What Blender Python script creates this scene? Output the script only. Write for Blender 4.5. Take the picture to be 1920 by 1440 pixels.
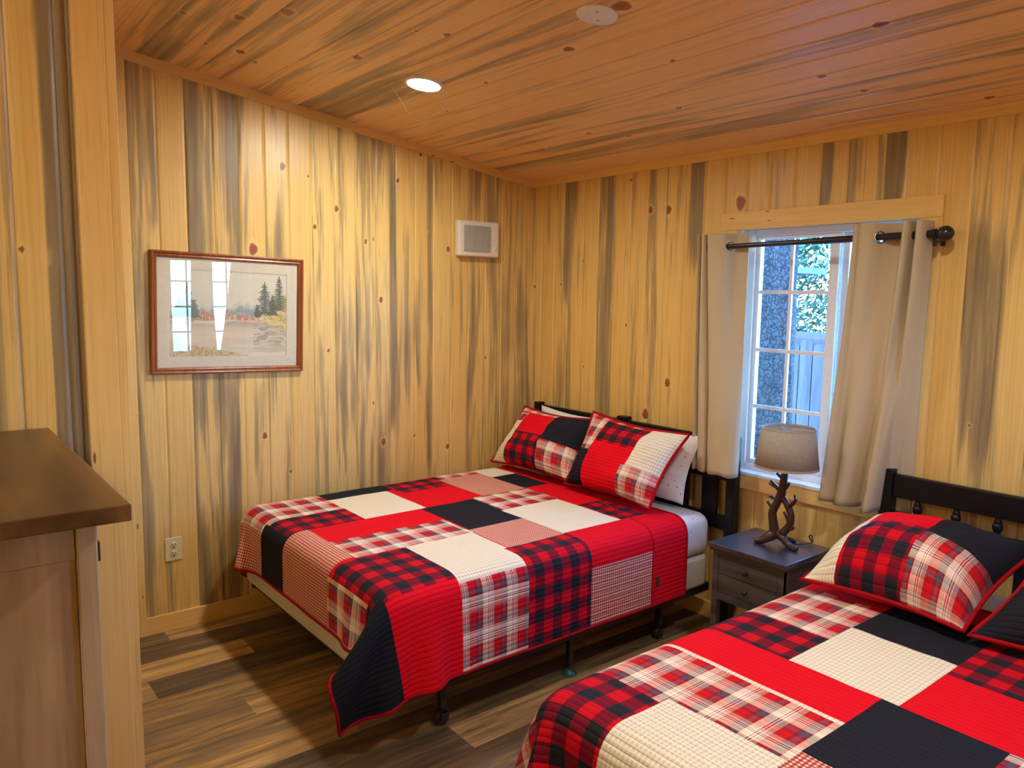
import bpy, bmesh, math, random
import numpy as np
from mathutils import Vector, Matrix

random.seed(7); np.random.seed(7)
sc = bpy.context.scene
for o in list(bpy.data.objects): bpy.data.objects.remove(o)
COL = sc.collection
PI = math.pi

# ------------------------------------------------------------------ camera
YAW, PITCH, ROLL, FPX = -0.896966075, -0.114647173, 0.0153389976, 1442.74334
CAM = (3.915438, -3.28087322, 1.68)
fw = Vector((math.sin(YAW)*math.cos(PITCH), math.cos(YAW)*math.cos(PITCH), math.sin(PITCH)))
r0 = Vector((math.cos(YAW), -math.sin(YAW), 0)); u0 = r0.cross(fw)
rt = r0*math.cos(ROLL)+u0*math.sin(ROLL); up = rt.cross(fw)
cd = bpy.data.cameras.new('camera'); cam = bpy.data.objects.new('camera', cd); COL.objects.link(cam)
cam.matrix_world = Matrix(((rt.x, up.x, -fw.x, CAM[0]), (rt.y, up.y, -fw.y, CAM[1]), (rt.z, up.z, -fw.z, CAM[2]), (0, 0, 0, 1)))
cd.sensor_width = 36; cd.lens = FPX/1920*36; cd.clip_start = 0.03
sc.camera = cam

# ------------------------------------------------------------------ view, sky, light
sc.view_settings.view_transform = 'Standard'; sc.view_settings.look = 'None'
sc.view_settings.exposure = 0.0; sc.view_settings.gamma = 1; sc.view_settings.use_curve_mapping = False
LAMP_STRENGTH = 490.0
LAMP_COLOR = (1.0, 0.95, 0.85)
LAMPS = [(0.893, -1.393), (3.09, -1.393), (3.09, -4.6), (2.6, -5.6)]  # last two are unseen, added behind the camera as fill
SKY_STRENGTH = 5.0
w = bpy.data.worlds.new('sky'); sc.world = w; w.use_nodes = True
nt = w.node_tree; nt.nodes.clear()
sky = nt.nodes.new('ShaderNodeTexSky'); sky.sky_type = 'NISHITA'; sky.sun_disc = False
sky.sun_elevation = math.radians(38); sky.sun_rotation = math.radians(200); sky.dust_density = 0.2; sky.ozone_density = 6.0
bg = nt.nodes.new('ShaderNodeBackground'); bg.inputs[1].default_value = SKY_STRENGTH
wo = nt.nodes.new('ShaderNodeOutputWorld')
tint = nt.nodes.new('ShaderNodeMix'); tint.data_type = 'RGBA'; tint.blend_type = 'MULTIPLY'; tint.inputs[0].default_value = 1
tint.inputs[7].default_value = (0.46, 0.76, 1.14, 1)      # daylight as a camera balanced for the warm lamps records it
nt.links.new(sky.outputs[0], tint.inputs[6]); nt.links.new(tint.outputs[2], bg.inputs[0]); nt.links.new(bg.outputs[0], wo.inputs[0])

def portal(name, loc, rot, sx, sy):
    l = bpy.data.lights.new(name, 'AREA'); l.shape = 'RECTANGLE'; l.size = sx; l.size_y = sy
    l.cycles.is_portal = True
    o = bpy.data.objects.new(name, l); COL.objects.link(o); o.location = loc; o.rotation_euler = rot
portal('window_daylight', (2.03, 0.16, 1.42), (-PI/2, 0, 0), 0.9, 1.25)
portal('window_daylight', (4.21, -0.82, 1.5), (0, PI/2, 0), 1.1, 0.9)

# ------------------------------------------------------------------ node helpers
class NT:
    def __init__(s, name):
        s.m = bpy.data.materials.new(name); s.m.use_nodes = True; s.t = s.m.node_tree; s.t.nodes.clear()
        s.out = s.t.nodes.new('ShaderNodeOutputMaterial')
    def n(s, typ, ins=None, **pr):
        nd = s.t.nodes.new('ShaderNode'+typ)
        for k, v in pr.items(): setattr(nd, k, v)
        for k, v in (ins or {}).items():
            if v is None: continue
            if isinstance(v, bpy.types.NodeSocket): s.t.links.new(v, nd.inputs[k])
            else:
                sk = nd.inputs[k]
                if hasattr(sk.default_value, '__len__') and not hasattr(v, '__len__'): v = (v,)*len(sk.default_value)
                if hasattr(sk.default_value, '__len__') and len(sk.default_value) == 4 and len(v) == 3: v = (*v, 1)
                sk.default_value = v
        return nd
    def math(s, op, a, b=None, c=None, clamp=False):
        nd = s.n('Math', operation=op); nd.use_clamp = clamp
        for i, v in enumerate((a, b, c)):
            if v is None: continue
            if isinstance(v, bpy.types.NodeSocket): s.t.links.new(v, nd.inputs[i])
            else: nd.inputs[i].default_value = v
        return nd.outputs[0]
    def mix(s, f, a, b, bt='MIX'):
        nd = s.n('Mix', data_type='RGBA', blend_type=bt); nd.clamp_factor = True
        for i, v in ((0, f), (6, a), (7, b)):
            if isinstance(v, bpy.types.NodeSocket): s.t.links.new(v, nd.inputs[i])
            elif i == 0: nd.inputs[0].default_value = v
            else: nd.inputs[i].default_value = (*v, 1)
        return nd.outputs[2]
    def step(s, x, a, b):
        nd = s.n('MapRange', {'Value': x, 'From Min': a, 'From Max': b}, interpolation_type='SMOOTHSTEP')
        return nd.outputs[0]
    def ramp(s, x, pts, interp='LINEAR'):
        nd = s.n('ValToRGB', {'Fac': x}); cr = nd.color_ramp; cr.interpolation = interp
        while len(cr.elements) < len(pts): cr.elements.new(0.5)
        for e, (p, c) in zip(cr.elements, pts): e.position = p; e.color = (*c, 1)
        return nd.outputs[0]
    def noise(s, vec, scale, detail=2, rough=0.5, dist=0):
        return s.n('TexNoise', {'Vector': vec, 'Scale': scale, 'Detail': detail, 'Roughness': rough, 'Distortion': dist}).outputs[0]
    def mapv(s, vec, sc_=(1, 1, 1), loc=(0, 0, 0), rot=(0, 0, 0)):
        return s.n('Mapping', {'Vector': vec, 'Scale': sc_, 'Location': loc, 'Rotation': rot}).outputs[0]
    def bsdf(s, color, rough=0.5, bump=None, bs=0.3, bd=0.002, **kw):
        nr = None
        if bump is not None: nr = s.n('Bump', {'Height': bump, 'Strength': bs, 'Distance': bd}).outputs[0]
        ins = {'Base Color': color, 'Roughness': rough, 'Normal': nr}
        for k, v in kw.items(): ins[k.replace('_', ' ')] = v
        b = s.n('BsdfPrincipled', ins); s.t.links.new(b.outputs[0], s.out.inputs[0]); return s.m

MAT = {}
def plain(name, color, rough=0.5, nscale=60, amt=0.06, bs=0.1, **kw):
    t = NT(name); tc = t.n('TexCoord').outputs['Object']
    nz = t.noise(tc, nscale, 3)
    a = tuple(max(0, c*(1-amt*2)) for c in color); b = tuple(min(1, c*(1+amt)) for c in color)
    MAT[name] = t.bsdf(t.mix(nz, a, b), rough, nz, bs, 0.001, **kw); return MAT[name]

# plank wood: reads gc (grain coordinate) and wd (stain, knot, tone) stored on the boards
def plank_wood(name, light, deep, stain, stain_d, rough=0.37, red=(0.40, 0.105, 0.028)):
    t = NT(name)
    gc = t.n('Attribute', attribute_name='gc').outputs['Vector']
    wd = t.n('SeparateXYZ', {0: t.n('Attribute', attribute_name='wd').outputs['Vector']})
    S, K, T = wd.outputs
    fine = t.noise(t.mapv(gc, (210, 5, 1)), 1.0, 4, 0.6)
    med = t.noise(t.mapv(gc, (45, 1.3, 1)), 1.0, 3, 0.55, 0.4)
    rings = t.n('TexWave', {'Vector': t.mapv(gc, (1, 0.045, 1)), 'Scale': 19.0, 'Distortion': 9.0, 'Detail': 2.0, 'Detail Scale': 1.2}, wave_type='BANDS', bands_direction='X').outputs['Fac']
    base = t.mix(t.math('MULTIPLY_ADD', T, 0.75, t.math('MULTIPLY', t.math('SUBTRACT', med, 0.5), 1.1), clamp=True), light, deep)
    base = t.mix(t.math('MULTIPLY', t.step(rings, 0.55, 1.0), 0.15), base, tuple(c*0.62 for c in deep))
    base = t.mix(t.math('MULTIPLY', t.step(fine, 0.52, 0.75), 0.30), base, tuple(c*0.55 for c in deep))
    strk = t.noise(t.mapv(gc, (95, 1.6, 1)), 1.0, 6, 0.68, 0.5)
    sf = t.math('ADD', S, t.math('MULTIPLY', t.math('SUBTRACT', strk, 0.5), 1.1))
    sf = t.math('ADD', sf, t.math('MULTIPLY', t.math('SUBTRACT', fine, 0.5), 0.25))
    sm = t.math('MULTIPLY', t.step(sf, 0.42, 0.66), t.math('MULTIPLY_ADD', t.step(S, 0.40, 1.05), 0.55, 0.38))
    sc2 = t.mix(t.step(med, 0.3, 0.7), stain, stain_d)
    base = t.mix(sm, base, t.mix(t.math('MULTIPLY', fine, 0.45), sc2, stain_d))
    # knots: K = 1 - d/r
    halo = t.math('MULTIPLY', t.step(K, -1.6, -0.1), 0.35)
    base = t.mix(halo, base, tuple(min(1, c*1.05) for c in light))
    base = t.mix(t.math('MULTIPLY', t.step(K, -0.25, -0.02), 0.75), base, tuple(c*0.45 for c in red))
    kin = t.mix(t.noise(gc, 160, 2), red, tuple(c*0.55 for c in red))
    base = t.mix(t.step(K, 0.02, 0.16), base, kin)
    MAT[name] = t.bsdf(base, t.math('MULTIPLY_ADD', fine, 0.15, rough-0.07), fine, 0.12, 0.0006, Specular_IOR_Level=0.5)
    return MAT[name]
plank_wood('wall_pine', (0.80, 0.58, 0.205), (0.70, 0.41, 0.095), (0.31, 0.235, 0.125), (0.17, 0.125, 0.07))
plank_wood('ceiling_pine', (0.88, 0.57, 0.255), (0.80, 0.44, 0.145), (0.42, 0.29, 0.15), (0.22, 0.155, 0.085), 0.38)

def floor_wood():
    t = NT('floor_planks')
    gc = t.n('Attribute', attribute_name='gc').outputs['Vector']
    wd = t.n('SeparateXYZ', {0: t.n('Attribute', attribute_name='wd').outputs['Vector']})
    S, K, T = wd.outputs
    n1 = t.noise(t.mapv(gc, (28, 2.2, 1)), 1, 4, 0.6, 0.8)
    n2 = t.noise(t.mapv(gc, (160, 6, 1)), 1, 3, 0.6)
    n3 = t.noise(t.mapv(gc, (9, 0.9, 1)), 1, 2, 0.5, 0.5)
    c = t.ramp(t.math('ADD', t.math('MULTIPLY', t.math('SUBTRACT', n1, 0.5), 1.5), t.math('MULTIPLY_ADD', T, 0.75, 0.12)),
               [(0.0, (0.065, 0.042, 0.024)), (0.3, (0.145, 0.092, 0.045)), (0.5, (0.26, 0.155, 0.062)), (0.7, (0.44, 0.24, 0.08)), (1.0, (0.66, 0.42, 0.15))])
    g = t.mix(t.math('MULTIPLY', t.step(n3, 0.52, 0.70), 0.55), c, (0.17, 0.115, 0.06))
    g = t.mix(t.math('MULTIPLY', t.step(n2, .4, .8), 0.45), g, (0.05, 0.028, 0.014))
    MAT['floor_planks'] = t.bsdf(g, 0.42, n2, 0.08, 0.0005)
floor_wood()

def trim_wood(name, axis, light=(0.84, 0.585, 0.215), deep=(0.76, 0.44, 0.115), rough=0.4):
    t = NT(name); oc = t.n('TexCoord').outputs['Object']
    s = [34, 34, 34]; s[axis] = 1.2
    n1 = t.noise(t.mapv(oc, tuple(s)), 1, 4, 0.55, 0.6)
    s2 = [160, 160, 160]; s2[axis] = 5
    n2 = t.noise(t.mapv(oc, tuple(s2)), 1, 3)
    s3 = [16, 16, 16]; s3[axis] = 4
    kn = t.n('TexVoronoi', {'Vector': t.mapv(oc, tuple(s3)), 'Scale': 1.0, 'Randomness': 1.0}).outputs['Distance']
    c = t.mix(n1, light, deep)
    c = t.mix(t.math('MULTIPLY', t.step(n2, 0.5, 0.8), 0.35), c, tuple(x*0.5 for x in deep))
    c = t.mix(t.math('MULTIPLY', t.math('SUBTRACT', 1.0, t.step(kn, 0.04, 0.075)), 0.9), c, (0.22, 0.07, 0.02))
    MAT[name] = t.bsdf(c, rough, n2, 0.08, 0.0005)
for a, nme in enumerate('xyz'): trim_wood('trim_pine_'+nme, a)

plain('white_vinyl', (0.80, 0.80, 0.80), 0.35); plain('white_paint', (0.78, 0.76, 0.70), 0.5)
plain('heater_white', (0.80, 0.74, 0.66), 0.35); plain('grille_grey', (0.48, 0.48, 0.42), 0.4)
plain('ivory_plastic', (0.70, 0.60, 0.33), 0.35); plain('dark_slot', (0.03, 0.025, 0.02), 0.6)
plain('black_paint', (0.005, 0.005, 0.006), 0.4, bs=0.05, Specular_IOR_Level=0.3); plain('black_metal', (0.012, 0.012, 0.013), 0.28, bs=0.03)
plain('black_rubber', (0.01, 0.01, 0.01), 0.6); plain('teal_highlight', (0.01, 0.09, 0.10), 0.35)
plain('sheet_white', (0.74, 0.74, 0.76), 0.85); plain('chrome', (0.75, 0.75, 0.75), 0.18, Metallic=1.0)
plain('cover_white', (0.80, 0.78, 0.76), 0.5)
plain('bark_cast', (0.05, 0.022, 0.013), 0.33, 90, 0.3, 0.6)
plain('concrete_ground', (0.30, 0.27, 0.22), 0.95, 6, 0.3)
plain('blue_roof', (0.008, 0.05, 0.20), 0.5); plain('shed_wood', (0.10, 0.06, 0.045), 0.8)
plain('dark_stain', (0.05, 0.03, 0.03), 0.6)

def dotted_sheet():
    t = NT('dotted_sheet'); oc = t.n('TexCoord').outputs['Object']
    v = t.n('TexVoronoi', {'Vector': oc, 'Scale': 30.0}).outputs['Distance']
    c = t.mix(t.math('SUBTRACT', 1.0, t.step(v, 0.08, 0.13)), (0.72, 0.72, 0.74), (0.10, 0.12, 0.20))
    MAT['dotted_sheet'] = t.bsdf(c, 0.85, t.noise(oc, 14, 3), 0.4, 0.01)
dotted_sheet()
def ticking():
    t = NT('box_spring_fabric'); oc = t.n('TexCoord').outputs['Object']
    ck = t.n('TexChecker', {'Vector': oc, 'Scale': 160.0, 'Color1': (0.66, 0.60, 0.46), 'Color2': (0.55, 0.50, 0.38)}).outputs[0]
    MAT['box_spring_fabric'] = t.bsdf(ck, 0.8)
ticking()

def fabric(name, kind):
    t = NT(name); uv = t.n('UVMap').outputs[0]
    sx = t.n('SeparateXYZ', {0: uv}); U, V = sx.outputs[0], sx.outputs[1]
    fr = lambda x, p, o=0.0: t.math('FRACT', t.math('MULTIPLY_ADD', x, 1.0/p, o))
    def check(p, cols, o1=0.0, o2=0.0):
        a = t.math('LESS_THAN', fr(U, p, o1), 0.5); b = t.math('LESS_THAN', fr(V, p, o2), 0.5)
        s = t.math('MULTIPLY', t.math('ADD', a, b), 0.5)
        return t.ramp(s, [(0.0, cols[0]), (0.25, cols[1]), (0.75, cols[2])], 'CONSTANT')
    if kind == 'red': c = (0.74, 0.003, 0.014)
    elif kind == 'black': c = (0.014, 0.015, 0.024)
    elif kind == 'buffalo': c = check(0.1, [(0.62, 0.004, 0.014), (0.19, 0.006, 0.022), (0.016, 0.020, 0.028)])
    elif kind == 'cream': c = check(0.014, [(0.92, 0.84, 0.66), (0.84, 0.77, 0.60), (0.68, 0.62, 0.47)])
    elif kind == 'hound': c = check(0.013, [(0.92, 0.74, 0.58), (0.58, 0.17, 0.12), (0.42, 0.03, 0.03)])
    elif kind == 'plaid':
        rp = [(0.0, (0.62, 0.008, 0.016)), (0.22, (0.26, 0.012, 0.025)), (0.31, (0.08, 0.10, 0.14)), (0.43, (0.28, 0.012, 0.025)),
              (0.50, (0.90, 0.78, 0.60)), (0.66, (1.0, 0.95, 0.84)), (0.70, (0.42, 0.03, 0.035)), (0.73, (1.0, 0.95, 0.84)), (0.765, (0.42, 0.03, 0.035)),
              (0.795, (1.0, 0.95, 0.84)), (0.83, (0.70, 0.42, 0.33)), (0.95, (0.5, 0.02, 0.03))]
        c = t.mix(0.5, t.ramp(fr(U, 0.135, 0.2), rp, 'CONSTANT'), t.ramp(fr(V, 0.120, 0.55), rp, 'CONSTANT'))
    elif kind == 'white': c = (0.75, 0.75, 0.76)
    weave = t.noise(t.mapv(uv, (900, 900, 1)), 1, 2)
    if isinstance(c, tuple): c = t.mix(weave, tuple(x*0.86 for x in c), tuple(min(1, x*1.12) for x in c))
    else: c = t.mix(t.math('MULTIPLY', weave, 0.10), c, (0.05, 0.01, 0.01))
    # stitched channels with puckers between them
    wob = t.noise(t.mapv(uv, (9, 9, 1)), 1, 2)
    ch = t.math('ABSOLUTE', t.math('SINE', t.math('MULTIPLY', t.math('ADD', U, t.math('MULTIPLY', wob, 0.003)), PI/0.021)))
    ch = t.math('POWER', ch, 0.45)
    pk = t.noise(t.mapv(uv, (70, 160, 1)), 1, 3, 0.6)
    h = t.math('ADD', ch, t.math('MULTIPLY', t.math('MULTIPLY', pk, ch), 0.55))
    if kind != 'white':
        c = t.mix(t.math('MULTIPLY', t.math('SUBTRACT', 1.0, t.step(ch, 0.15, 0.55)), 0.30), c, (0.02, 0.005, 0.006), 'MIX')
    MAT[name] = t.bsdf(c, 0.85, h, 0.6, 0.004, Specular_IOR_Level=0.12)
for k in ('red', 'black', 'buffalo', 'cream', 'hound', 'plaid', 'white'): fabric('quilt_'+k, k)
plain('binding_red', (0.36, 0.003, 0.010), 0.9, Specular_IOR_Level=0.15)
KINDS = ['red', 'black', 'buffalo', 'cream', 'hound', 'plaid', 'white']

def curtain_mat():
    t = NT('curtain_fabric'); oc = t.n('TexCoord').outputs['Object']
    wv = t.noise(t.mapv(oc, (700, 700, 700)), 1, 2); big = t.noise(oc, 7, 3)
    col = t.mix(wv, (0.48, 0.39, 0.245), (0.61, 0.505, 0.33))
    b = t.n('BsdfPrincipled', {'Base Color': col, 'Roughness': 0.8, 'Normal': t.n('Bump', {'Height': big, 'Strength': 0.25, 'Distance': 0.01}).outputs[0]})
    tr = t.n('BsdfTranslucent', {'Color': (0.5, 0.42, 0.28)})
    mx = t.n('MixShader', {0: 0.06, 1: b.outputs[0], 2: tr.outputs[0]})
    t.t.links.new(mx.outputs[0], t.out.inputs[0]); MAT['curtain_fabric'] = t.m
curtain_mat()
def shade_mat():
    t = NT('linen_shade'); oc = t.n('TexCoord').outputs['Object']
    a = t.noise(t.mapv(oc, (500, 500, 60)), 1, 2); b2 = t.noise(t.mapv(oc, (90, 90, 900)), 1, 2)
    f = t.math('MULTIPLY', t.math('ADD', a, b2), 0.5)
    col = t.ramp(f, [(0.3, (0.30, 0.255, 0.19)), (0.55, (0.44, 0.385, 0.30)), (0.72, (0.72, 0.66, 0.55))])
    b = t.n('BsdfPrincipled', {'Base Color': col, 'Roughness': 0.85})
    tr = t.n('BsdfTranslucent', {'Color': (0.5, 0.47, 0.42)})
    mx = t.n('MixShader', {0: 0.22, 1: b.outputs[0], 2: tr.outputs[0]})
    t.t.links.new(mx.outputs[0], t.out.inputs[0]); MAT['linen_shade'] = t.m
shade_mat()
def glass_mat(name, tint=(1, 1, 1)):
    t = NT(name)
    fc = t.n('LayerWeight', {'Blend': 0.5}).outputs['Facing']
    tr = t.n('BsdfTransparent', {'Color': tint}); gl = t.n('BsdfGlossy', {'Roughness': 0.0})
    nz = t.noise(t.n('TexCoord').outputs['Object'], 2.0, 1)
    f = t.math('MULTIPLY_ADD', t.math('POWER', fc, 5.0), 0.9, t.math('MULTIPLY_ADD', nz, 0.004, 0.045), clamp=True)
    mx = t.n('MixShader', {0: f, 1: tr.outputs[0], 2: gl.outputs[0]})
    t.t.links.new(mx.outputs[0], t.out.inputs[0]); MAT[name] = t.m
glass_mat('window_glass', (0.93, 0.97, 1.0)); glass_mat('picture_glass')
def emit_mat(name, col, s):
    t = NT(name); nz = t.noise(t.n('TexCoord').outputs['Object'], 3, 1)
    e = t.n('Emission', {'Color': (*col, 1), 'Strength': t.math('MULTIPLY_ADD', nz, 0.02*s, s)})
    t.t.links.new(e.outputs[0], t.out.inputs[0]); MAT[name] = t.m
emit_mat('lamp_glow', LAMP_COLOR, LAMP_STRENGTH)
def furn_wood(name, a, b, rough, axis, sc=26, bs=0.2):
    t = NT(name); oc = t.n('TexCoord').outputs['Object']
    s = [sc]*3; s[axis] = sc*0.07
    n1 = t.noise(t.mapv(oc, tuple(s)), 1, 4, 0.6, 0.8); s2 = [sc*6]*3; s2[axis] = sc*0.4
    n2 = t.noise(t.mapv(oc, tuple(s2)), 1, 3)
    c = t.mix(t.step(n1, 0.25, 0.75), a, b); c = t.mix(t.math('MULTIPLY', n2, 0.35), c, tuple(x*0.4 for x in a))
    MAT[name] = t.bsdf(c, rough, n2, bs, 0.0008)
furn_wood('nightstand_wood', (0.040, 0.033, 0.030), (0.120, 0.100, 0.090), 0.45, 0)
furn_wood('nightstand_top', (0.030, 0.030, 0.033), (0.060, 0.060, 0.066), 0.30, 0, bs=0.1)
MAT['nightstand_top'].node_tree.nodes['Principled BSDF'].inputs['Coat Weight'].default_value = 1.0
MAT['nightstand_top'].node_tree.nodes['Principled BSDF'].inputs['Coat Roughness'].default_value = 0.22
furn_wood('cabinet_wash', (0.28, 0.19, 0.105), (0.46, 0.34, 0.205), 0.6, 2, 20)
furn_wood('cabinet_post_wash', (0.40, 0.30, 0.19), (0.52, 0.41, 0.275), 0.6, 2, 20)
furn_wood('cabinet_top', (0.055, 0.026, 0.009), (0.23, 0.115, 0.036), 0.36, 0, 9, 0.1)
furn_wood('frame_wood', (0.20, 0.045, 0.012), (0.42, 0.13, 0.035), 0.3, 2, 30)
furn_wood('fence_wood', (0.045, 0.038, 0.033), (0.11, 0.093, 0.08), 0.85, 2, 14, 0.5)
def bark():
    t = NT('bark'); oc = t.n('TexCoord').outputs['Object']
    v = t.n('TexVoronoi', {'Vector': t.mapv(t.n('VectorMath', {0: oc, 1: t.n('VectorMath', {0: t.n('TexNoise', {'Vector': oc, 'Scale': 22.0, 'Detail': 2.0}).outputs['Color'], 3: 0.07}, operation='SCALE').outputs[0]}, operation='ADD').outputs[0], (34, 34, 22)), 'Scale': 1.0, 'Randomness': 1.0}, feature='DISTANCE_TO_EDGE').outputs['Distance']
    v = t.math('ADD', v, t.math('MULTIPLY', t.math('SUBTRACT', t.noise(oc, 55, 4, .65), 0.5), 0.35))
    c = t.mix(t.step(v, 0.02, 0.2), (0.010, 0.009, 0.008), t.mix(t.noise(oc, 30, 4), (0.035, 0.030, 0.027), (0.10, 0.09, 0.08)))
    MAT['bark'] = t.bsdf(c, 0.9, v, 0.8, 0.02)
bark()
def leaf():
    t = NT('needles'); oc = t.n('TexCoord').outputs['Object']
    MAT['needles'] = t.bsdf(t.mix(t.noise(oc, 3, 3), (0.02, 0.07, 0.035), (0.14, 0.26, 0.12)), 0.8)
leaf()

# ------------------------------------------------------------------ mesh helpers
class MB:
    def __init__(s): s.v = []; s.f = []; s.uv = []; s.mi = []; s.smooth = False
    def add(s, verts, faces, mi=0, uvs=None):
        b = len(s.v); s.v += [tuple(p) for p in verts]
        for i, f in enumerate(faces):
            s.f.append([b+k for k in f]); s.mi.append(mi); s.uv.append(uvs[i] if uvs else None)
        return s
    def box(s, x0, x1, y0, y1, z0, z1, mi=0):
        V = [(x, y, z) for z in (z0, z1) for y in (y0, y1) for x in (x0, x1)]
        return s.add(V, [(0, 2, 3, 1), (4, 5, 7, 6), (0, 1, 5, 4), (2, 6, 7, 3), (0, 4, 6, 2), (1, 3, 7, 5)], mi)
    def lathe(s, prof, c=(0, 0, 0), n=24, axis='z', mi=0, caps=True):
        V = []
        for r, h in prof:
            for k in range(n):
                a = 2*PI*k/n; x, y = r*math.cos(a), r*math.sin(a)
                p = (x, y, h) if axis == 'z' else ((h, x, y) if axis == 'x' else (x, h, y))
                V.append((c[0]+p[0], c[1]+p[1], c[2]+p[2]))
        F = []
        m = len(prof)
        for i in range(m-1):
            for k in range(n):
                k2 = (k+1) % n; q = (i*n+k, i*n+k2, (i+1)*n+k2, (i+1)*n+k)
                F.append(q if axis != 'y' else q[::-1])
        if caps:
            F.append(tuple(range(n))[::-1] if axis != 'y' else tuple(range(n)))
            F.append(tuple((m-1)*n+k for k in range(n)) if axis != 'y' else tuple((m-1)*n+k for k in range(n))[::-1])
        s.smooth = True
        return s.add(V, F, mi)
    def tube(s, pts, rad, n=10, mi=0, sub=6, closed=False):
        P = np.array(pts, float); R = np.array(rad if hasattr(rad, '__len__') else [rad]*len(P), float)
        if sub > 1: P, R = crom(P, sub, closed), crom(R[:, None], sub, closed)[:, 0]
        m = len(P); V = []
        T = np.roll(P, -1, 0)-np.roll(P, 1, 0)
        if not closed: T[0] = P[1]-P[0]; T[-1] = P[-1]-P[-2]
        T /= np.linalg.norm(T, axis=1)[:, None]+1e-12
        a = np.array((0, 0, 1.)) if abs(T[0][2]) < 0.9 else np.array((1., 0, 0))
        nrm = np.cross(T[0], a); nrm /= np.linalg.norm(nrm)
        for i in range(m):
            nrm = nrm-T[i]*(nrm@T[i]); nrm /= np.linalg.norm(nrm)+1e-12; bi = np.cross(T[i], nrm)
            for k in range(n):
                an = 2*PI*k/n; V.append(P[i]+R[i]*(nrm*math.cos(an)+bi*math.sin(an)))
        F = []
        for i in range(m if closed else m-1):
            j = (i+1) % m
            for k in range(n):
                k2 = (k+1) % n; F.append((i*n+k, i*n+k2, j*n+k2, j*n+k))
        if not closed: F.append(tuple(range(n))[::-1]); F.append(tuple((m-1)*n+k for k in range(n)))
        s.smooth = True
        return s.add(V, F, mi)
    def grid(s, P, mi=None, uv=None, flip=False):
        a, b = P.shape[:2]; base = len(s.v); s.v += [tuple(p) for p in P.reshape(-1, 3)]
        for i in range(a-1):
            for j in range(b-1):
                ix = [(i, j), (i+1, j), (i+1, j+1), (i, j+1)]
                if flip: ix = ix[::-1]
                s.f.append([base+p*b+q for p, q in ix]); s.mi.append(int(mi[i, j]) if mi is not None else 0)
                s.uv.append([tuple(uv[p, q]) for p, q in ix] if uv is not None else None)
        s.smooth = True
        return s
    def build(s, name, mats, parent=None, bevel=0, smooth=None, seg=2):
        me = bpy.data.meshes.new(name)
        off = Vector(parent['_o']) if parent is not None else Vector((0, 0, 0))
        me.from_pydata([(p[0]-off.x, p[1]-off.y, p[2]-off.z) for p in s.v], [], s.f)
        if not isinstance(mats, (list, tuple)): mats = [mats]
        for m in mats: me.materials.append(MAT[m] if isinstance(m, str) else m)
        me.polygons.foreach_set('material_index', s.mi)
        if any(u is not None for u in s.uv):
            ul = me.uv_layers.new(name='UVMap'); k = 0; dat = []
            for f, u in zip(s.f, s.uv):
                for q in range(len(f)): dat += (u[q] if u else (0, 0))
            ul.data.foreach_set('uv', dat)
        sm = s.smooth if smooth is None else smooth
        me.polygons.foreach_set('use_smooth', [sm]*len(me.polygons))
        me.update()
        o = bpy.data.objects.new(name, me); COL.objects.link(o)
        if parent is not None:
            o.parent = parent; o['_o'] = tuple(off)
        else: o['_o'] = (0, 0, 0)
        if bevel:
            b = o.modifiers.new('b', 'BEVEL'); b.width = bevel; b.segments = seg; b.limit_method = 'ANGLE'; b.angle_limit = 0.6
        if sm and not bevel:
            try: me.set_sharp_from_angle(angle=math.radians(50))
            except Exception: pass
        return o
def crom(P, sub, closed=False):
    n = len(P)
    if closed: Q = np.vstack([P[-1:], P, P[:2]]); m = n
    else: Q = np.vstack([2*P[:1]-P[1:2], P, 2*P[-1:]-P[-2:-1]]); m = n-1
    out = []
    for i in range(m):
        a, b, c, d = Q[i], Q[i+1], Q[i+2], Q[i+3]
        for k in range(sub):
            t = k/sub; out.append(0.5*((2*b)+(-a+c)*t+(2*a-5*b+4*c-d)*t*t+(-a+3*b-3*c+d)*t**3))
    if not closed: out.append(P[-1])
    return np.array(out)

def thing(name, label, cat, loc=(0, 0, 0), group=None):
    o = bpy.data.objects.new(name, None); COL.objects.link(o); o.location = loc; o.empty_display_size = 0.05
    o['label'] = label; o['category'] = cat; o['_o'] = tuple(loc)
    if group: o['group'] = group
    return o
def tag(o, label, cat, group=None, kind=None):
    if label: o['label'] = label
    if cat: o['category'] = cat
    if group: o['group'] = group
    if kind: o['kind'] = kind
    return o
def struct(o, label=None):
    o['kind'] = 'structure'
    if label: o['label'] = label
    return o

# ------------------------------------------------------------------ value noise
def hsh(i, j, s):
    v = np.sin(i*127.1+j*311.7+s*74.7)*43758.5453
    return v-np.floor(v)
def vn(x, y, s=0):
    i, j = np.floor(x), np.floor(y); fx, fy = x-i, y-j
    fx = fx*fx*(3-2*fx); fy = fy*fy*(3-2*fy)
    a = hsh(i, j, s)*(1-fx)+hsh(i+1, j, s)*fx; b = hsh(i, j+1, s)*(1-fx)+hsh(i+1, j+1, s)*fx
    return a*(1-fy)+b*fy
def fbm(x, y, s=0, o=3):
    return sum(vn(x*2**k, y*2**k, s+k*7)*0.5**k for k in range(o))/sum(0.5**k for k in range(o))

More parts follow.
